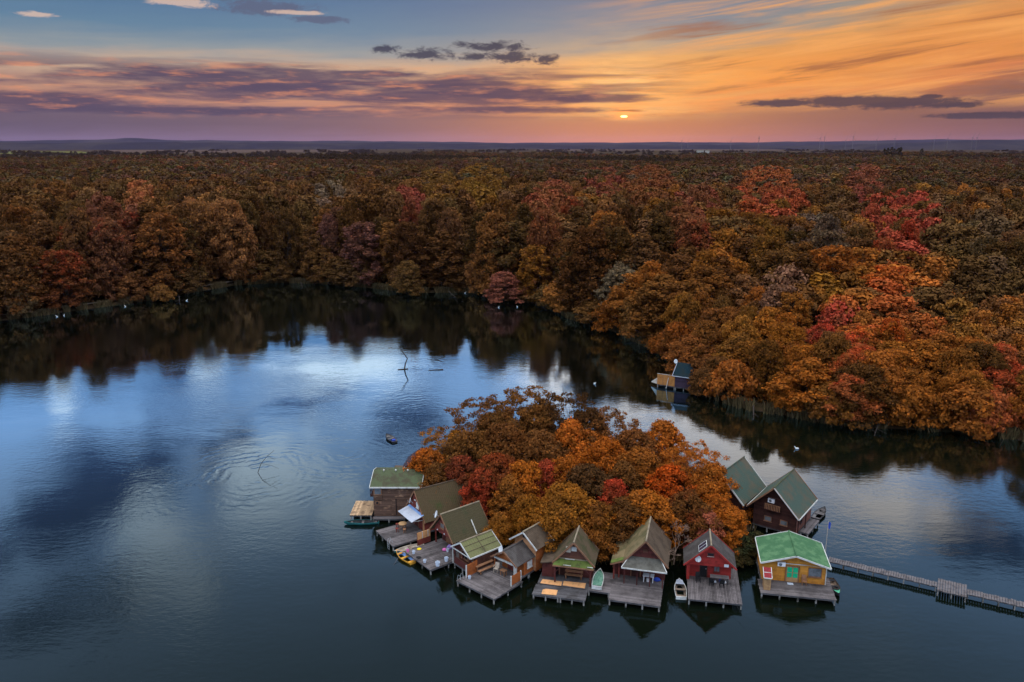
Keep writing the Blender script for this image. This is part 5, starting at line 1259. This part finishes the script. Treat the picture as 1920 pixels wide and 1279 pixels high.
LANDMARKS = [(270,372,'the coral orange tree'),(392,398,'the pale orange crowns'),(205,432,'the dusty red tree'),(612,374,'the pale grey tree'),(767,392,'the red topped tree'),(905,350,'the golden crown'),(945,540,'the round red shrub'),(765,525,'the double shrub'),(1130,350,'the red crown'),(1440,368,'the bright red-orange tree'),(1690,428,'the huge red tree'),(1522,448,'the lilac-grey tree'),(1150,530,'the grey-tan tree'),(1270,700,'the boathouse'),(1300,555,'the broad orange-brown tree'),(1680,592,'the red-orange trees'),(1582,682,'the coral topped tree'),(1905,718,'the red edge tree')]
def colour_word(c):
    return {DB:'dark brown', BR:'brown', OL:'olive-brown', GO:'golden', OR:'orange', TAN:'tan'}[c]
def tree_colour(x, y, u, v):
    best = None
    for (bu, bv, br, c, al, lb) in BLOBS:
        q = math.hypot(u-bu, (v-bv)*1.15)/br
        if q < (.85 if br < 70 else .8) and rg.random() < .8 and (best is None or q < best[0]): best = (q, c, al, lb)
    right = y < 200 and x > 20
    RUST = (.14,.062,.022)
    tone = lambda c, k, f: tuple((q*(1-k)+w*k)*f for q, w in zip(c, RUST))
    if best: return tone(jit(best[1], .16), .25, .92), best[2]+rg.uniform(-.15,.1), best[3], right
    base = rg.choice([OR,GO,BR,BR,GO]) if right else rg.choice([DB,DB,OL,OL,BR,DB,TAN,BR] if u < 1000 else [DB,BR,OL,BR,TAN,GO])
    return tone(jit(base, .2), .35, 1.0*rg.uniform(.68,1.4)), rg.uniform(0,.3), base, right
for (x, y, h, kind, u, v, sdist) in near:
    c, al, base, right = tree_colour(x, y, u, v)
    if isinstance(base, str): lb = gp = base
    else:
        lm = min(LANDMARKS, key=lambda q: math.hypot(q[0]-u, q[1]-v)); side = 'left of' if u < lm[0]-14 else 'right of' if u > lm[0]+14 else 'above' if v < lm[1] else 'below'
        row = 'at the water' if sdist < 7 else 'in the second row' if sdist < 15 else 'farther back'
        where = 'on the right bank' if right else ('on the left shore' if u < 420 else 'in the forest edge of the far shore')
        gp = '%s %s %s' % (colour_word(base), 'shrubs' if kind == 1 else 'trees', where)
        lb = '%s %s %s %s %s' % (colour_word(base), 'shrub' if kind == 1 else 'tree', row, side, lm[2])
    if kind == 1 and h < 8: pr_ = rg.choice(BUSH); r = h*rg.uniform(.55,.75)
    elif h < 15: pr_ = rg.choice(BANK); r = rg.uniform(3.6,6.2)
    else: pr_ = rg.choice(WALL); r = rg.uniform(4.6,7.8)
    plant('forest_tree' if not (kind == 1 and h < 8) else 'waterside_shrub', pr_, x, y, .5, h, r, c, al, lb, gp, 'tree' if not (kind == 1 and h < 8) else 'shrub')
plant('waterside_tree', BANK[1], *at(MF, 6.0, -1.0, .0), 5.6, 3.0, (.16,.07,.024), .1, 'brown tree leaning over the right half of the boathouse')
plant('waterside_tree', BANK[0], *at(MF, 8.0, 1.0, .0), 7.5, 3.6, (.17,.07,.022), .1, 'brown tree just right of the boathouse')
# the two shrubs that stand out on the far shore
for (u, v, h, r, c, al, lb) in ((945,566,9.5,5.6,(.30,.10,.065),.35,'round dusty red shrub tree standing at the far water edge'),(765,551,11,5.0,(.17,.09,.03),0,'olive-brown double shrub tree standing at the far water edge'),(300,563,5,3.6,(.22,.10,.03),0,'small round orange-brown shrub at the left water edge')):
    x, y = ground(u, v, .5); plant('waterside_tree', WALL[4] if h > 6 else BUSH[0], x, y+1, .2, h, r, c, al, lb)
for i, u in enumerate((1640,1646,1652,1658,1664,1669,1707)):
    d = 2300; a = math.atan((u-960)/FPX); plant('poplar_tree', POPLAR, math.sin(a)*d, math.cos(a)*d, 0, 39+(i%3)*2, 4.2, (.05,.045,.028), 0, 'dark poplar in the row standing above the far right forest', 'poplar row on the horizon')

def reeds(name, label, poly, n_, off, h, cols):
    rng = np.random.default_rng(5); P_, Q_ = [], []
    segs = [(poly[i], poly[i+1]) for i in range(len(poly)-1)]; Ls = np.array([math.hypot(b[0]-a[0], b[1]-a[1]) for a, b in segs]); cum = Ls/Ls.sum()
    clump = rng.uniform(0, 1, 400)
    V = []; 
    for _ in range(n_):
        k = rng.choice(len(segs), p=cum); t = rng.uniform(); a, b = segs[k]
        if clump[int((k+t)*7) % 400] < .35: continue
        x = a[0]+(b[0]-a[0])*t; y = a[1]+(b[1]-a[1])*t; d = math.hypot(x-8, y-85) or 1; o = rng.normal(off, .5)
        x += (x-8)/d*o; y += (y-85)/d*o; hh = h*rng.uniform(.4, 1.2); an = rng.uniform(0, 3.14); w = .05+.03*hh; lx, ly = rng.normal(0,.25*hh,2)
        c, s = math.cos(an)*w, math.sin(an)*w
        V += [(x-c,y-s,-.1),(x+c,y+s,-.1),(x+c*.3+lx,y+s*.3+ly,hh),(x-c*.3+lx,y-s*.3+ly,hh)]
    V = np.array(V); me = mesh_np(name, V, np.arange(len(V)).reshape(-1,4), 'reed'); o = bpy.data.objects.new(name, me); col.objects.link(o); tag(o, label, 'reeds', kind='stuff')
A('reed', (.11,.075,.035), (.07,.06,.025), island=.4)
reeds('reeds', 'brown reeds and grass tufts along the lake bank', shore, 30000, .2, 1.7, None)
for i, (u, v) in enumerate(((330,566),(560,538),(840,556),(1010,580),(1175,640),(1420,782),(1660,812),(1840,826))):
    x, y = ground(u, v); an = rg.uniform(-.6,.6)+(1.2 if u < 1300 else 1.9)
    log('fallen_branch', 'fallen bare branch dipping into the water from the bank', [[(x,y+2.5,1.2),(x+math.cos(an)*1.5,y+.6,.5),(x+math.cos(an)*3.2,y-1.6,-.1)],[(x+math.cos(an)*1.5,y+.6,.5),(x+math.cos(an)*.6,y-1.4,.4)],[(x+math.cos(an)*2.2,y-.3,.3),(x+math.cos(an)*3.6,y-.6,.9)]], [[.13,.10,.04],[.06,.02],[.05,.02]], 'branch', 'dead_wood')
ip = ISLAND+[ISLAND[0]]
reeds('island_reeds', 'low brown reeds around the island bank', [(8+(x-8)*1.0, y) for x, y in ip], 2500, 0., .9, None)
# everything farther back reads as one wood: instanced on points
def wood(name, label, pts, protos):
    me = bpy.data.meshes.new(name); me.vertices.add(len(pts)); me.vertices.foreach_set('co', np.array([(p[0],p[1],p[2]) for p in pts], np.float32).ravel())
    for nm, ty, k in (('sc','FLOAT_VECTOR',3),('rz','FLOAT',4),('pick','INT',5),('tint','FLOAT_VECTOR',6)):
        a = me.attributes.new(nm, ty, 'POINT')
        if ty == 'FLOAT_VECTOR': a.data.foreach_set('vector', np.array([p[k] for p in pts], np.float32).ravel())
        else: a.data.foreach_set('value', np.array([p[k] for p in pts], np.float32 if ty == 'FLOAT' else np.int32))
    o = tag(bpy.data.objects.new(name, me), label, 'forest', kind='stuff'); col.objects.link(o)
    pc = bpy.data.collections.new(name+'_kinds')
    for i, p in enumerate(protos):
        q = bpy.data.objects.new('%s_kind_%02d' % (name, i), p['crown']); pc.objects.link(q)
    g = bpy.data.node_groups.new(name, 'GeometryNodeTree')
    g.interface.new_socket('Geometry', in_out='INPUT', socket_type='NodeSocketGeometry'); g.interface.new_socket('Geometry', in_out='OUTPUT', socket_type='NodeSocketGeometry')
    gi = g.nodes.new('NodeGroupInput'); go = g.nodes.new('NodeGroupOutput'); ip = g.nodes.new('GeometryNodeInstanceOnPoints'); ci = g.nodes.new('GeometryNodeCollectionInfo')
    ci.inputs['Collection'].default_value = pc; ci.inputs['Separate Children'].default_value = True; ci.inputs['Reset Children'].default_value = True
    def attr(nm, ty):
        n_ = g.nodes.new('GeometryNodeInputNamedAttribute'); n_.data_type = ty; n_.inputs['Name'].default_value = nm
        return [s for s in n_.outputs if s.enabled][0]
    cx = g.nodes.new('ShaderNodeCombineXYZ'); g.links.new(attr('rz','FLOAT'), cx.inputs[2])
    g.links.new(gi.outputs[0], ip.inputs['Points']); g.links.new(ci.outputs[0], ip.inputs['Instance']); ip.inputs['Pick Instance'].default_value = True
    g.links.new(attr('pick','INT'), ip.inputs['Instance Index']); g.links.new(cx.outputs[0], ip.inputs['Rotation']); g.links.new(attr('sc','FLOAT_VECTOR'), ip.inputs['Scale'])
    g.links.new(ip.outputs[0], go.inputs[0])
    md = o.modifiers.new('wood', 'NODES'); md.node_group = g
    return o
pts = []
for (x, y, h, kind, u, v, sd_) in rest:
    i = rg.randrange(3) if h > 14 else 3+rg.randrange(2); r = rg.uniform(4.4,8.2) if h > 14 else rg.uniform(3.8,6.6); c, al, base, right = tree_colour(x, y, u, v)
    if al > .4: c = (c[0]*1.05, c[1]*.8, c[2])
    pts.append((x, y, .5, (r/MIDF[i]['R'],)*2+(h/MIDF[i]['H'],), rg.uniform(0,6.28), i, c))
wood('forest', 'dense brown autumn forest right behind the front trees', pts, MIDF)
pts = []
def wave(x, y): return .5+.25*math.sin(x*.011+1.7*math.sin(y*.006))+.25*math.sin(y*.014+1.3*math.sin(x*.008)+2)
FARC = [(.085,.043,.019),(.10,.048,.020),(.080,.046,.021),(.115,.056,.022),(.12,.072,.036),(.13,.080,.044),(.16,.078,.025),(.19,.08,.03),(.21,.08,.035)]
for (x, y, sd_, kind) in cand:
    if kind != 2: continue
    if x < -300 and y > 2350+.45*x: continue
    if 120 < x < 900 and y > 2350+200*math.sin(x*.012): continue
    i = rg.randrange(4); s = wave(x, y); h = 13+8*s+rg.uniform(-4,5)
    u, v = proj(x, y, h*.8); c, al, base, right = tree_colour(x, y, u, v)
    if not isinstance(base, str):
        k_ = min(8, int(abs(rg.gauss(0,1))*2.6 + 2.2*s)); far = min(1, (y-480)/1500)
        c = tuple(q*(.75+.55*s)*(1-.2*far)*rg.uniform(.8,1.25) for q in FARC[k_])
        if y > 1400 and wave(x*.4+900, y*.5) > .62: c = tuple(q*.5 for q in (.075,.052,.03))
    r = rg.uniform(6.0,9.5); pts.append((x, y, 1., (r/FAR[i]['R'],)*2+(h/FAR[i]['H'],), rg.uniform(0,6.28), i, c))
for _ in range(170):   # copses out in the fields
    d0 = rg.choice((2900,3100,3500,4200,5200,6500))+rg.uniform(-60,60); a0 = math.radians(rg.uniform(-36,36))
    for q in range(rg.randrange(3,16)):
        d = d0+rg.uniform(-25,25); a = a0+q*rg.uniform(6,14)/d0; i = rg.randrange(4); r = rg.uniform(7,11)
        pts.append((math.sin(a)*d, math.cos(a)*d, 1., (r/FAR[i]['R'],)*2+(rg.uniform(9,19)/20,), rg.uniform(0,6.28), i, (.045,.034,.022)))
wood('far_forest', 'wide brown autumn forest stretching to the horizon', pts, FAR)
# ------------------------------------------------------------------ haze
hz = MB().box(-17000, 17000, -400, 23500, -3, 260).build('haze', 'white'); hz.data.materials.clear()
hm = bpy.data.materials.new('haze_air'); hm.use_nodes = True; hm.node_tree.nodes.clear(); n = NT(hm.node_tree)
pv = n.node('ShaderNodeVolumePrincipled'); pv.inputs['Color'].default_value = (.56,.50,1.,1); pv.inputs['Density'].default_value = 7e-6; pv.inputs['Anisotropy'].default_value = .2
oo = n.node('ShaderNodeOutputMaterial'); n.L(pv.outputs[0], oo.inputs['Volume']); hz.data.materials.append(hm); tag(hz, 'thin evening haze over the forest', 'haze', kind='stuff')

# ------------------------------------------------------------------ alike things that share a description are told apart by their order
bpy.context.view_layer.update()
ORD = ['first','second','third','fourth','fifth','sixth','seventh','eighth','ninth','tenth','eleventh','twelfth','thirteenth','fourteenth','fifteenth','sixteenth','seventeenth','eighteenth','nineteenth','twentieth']
by = {}
for o in col.objects:
    if o.parent is None and o.get('label') and o.get('kind') is None: by.setdefault(o['label'], []).append(o)
for lb, l in by.items():
    if len(l) < 2 or len(l) > 20: continue
    l.sort(key=lambda o: proj(*o.location)[0])
    for i, o in enumerate(l):
        o['label'] = lb + (', leftmost' if i == 0 else ', rightmost' if i == len(l)-1 else ', %s from left' % ORD[i])
        if not o.get('group'): o['group'] = lb
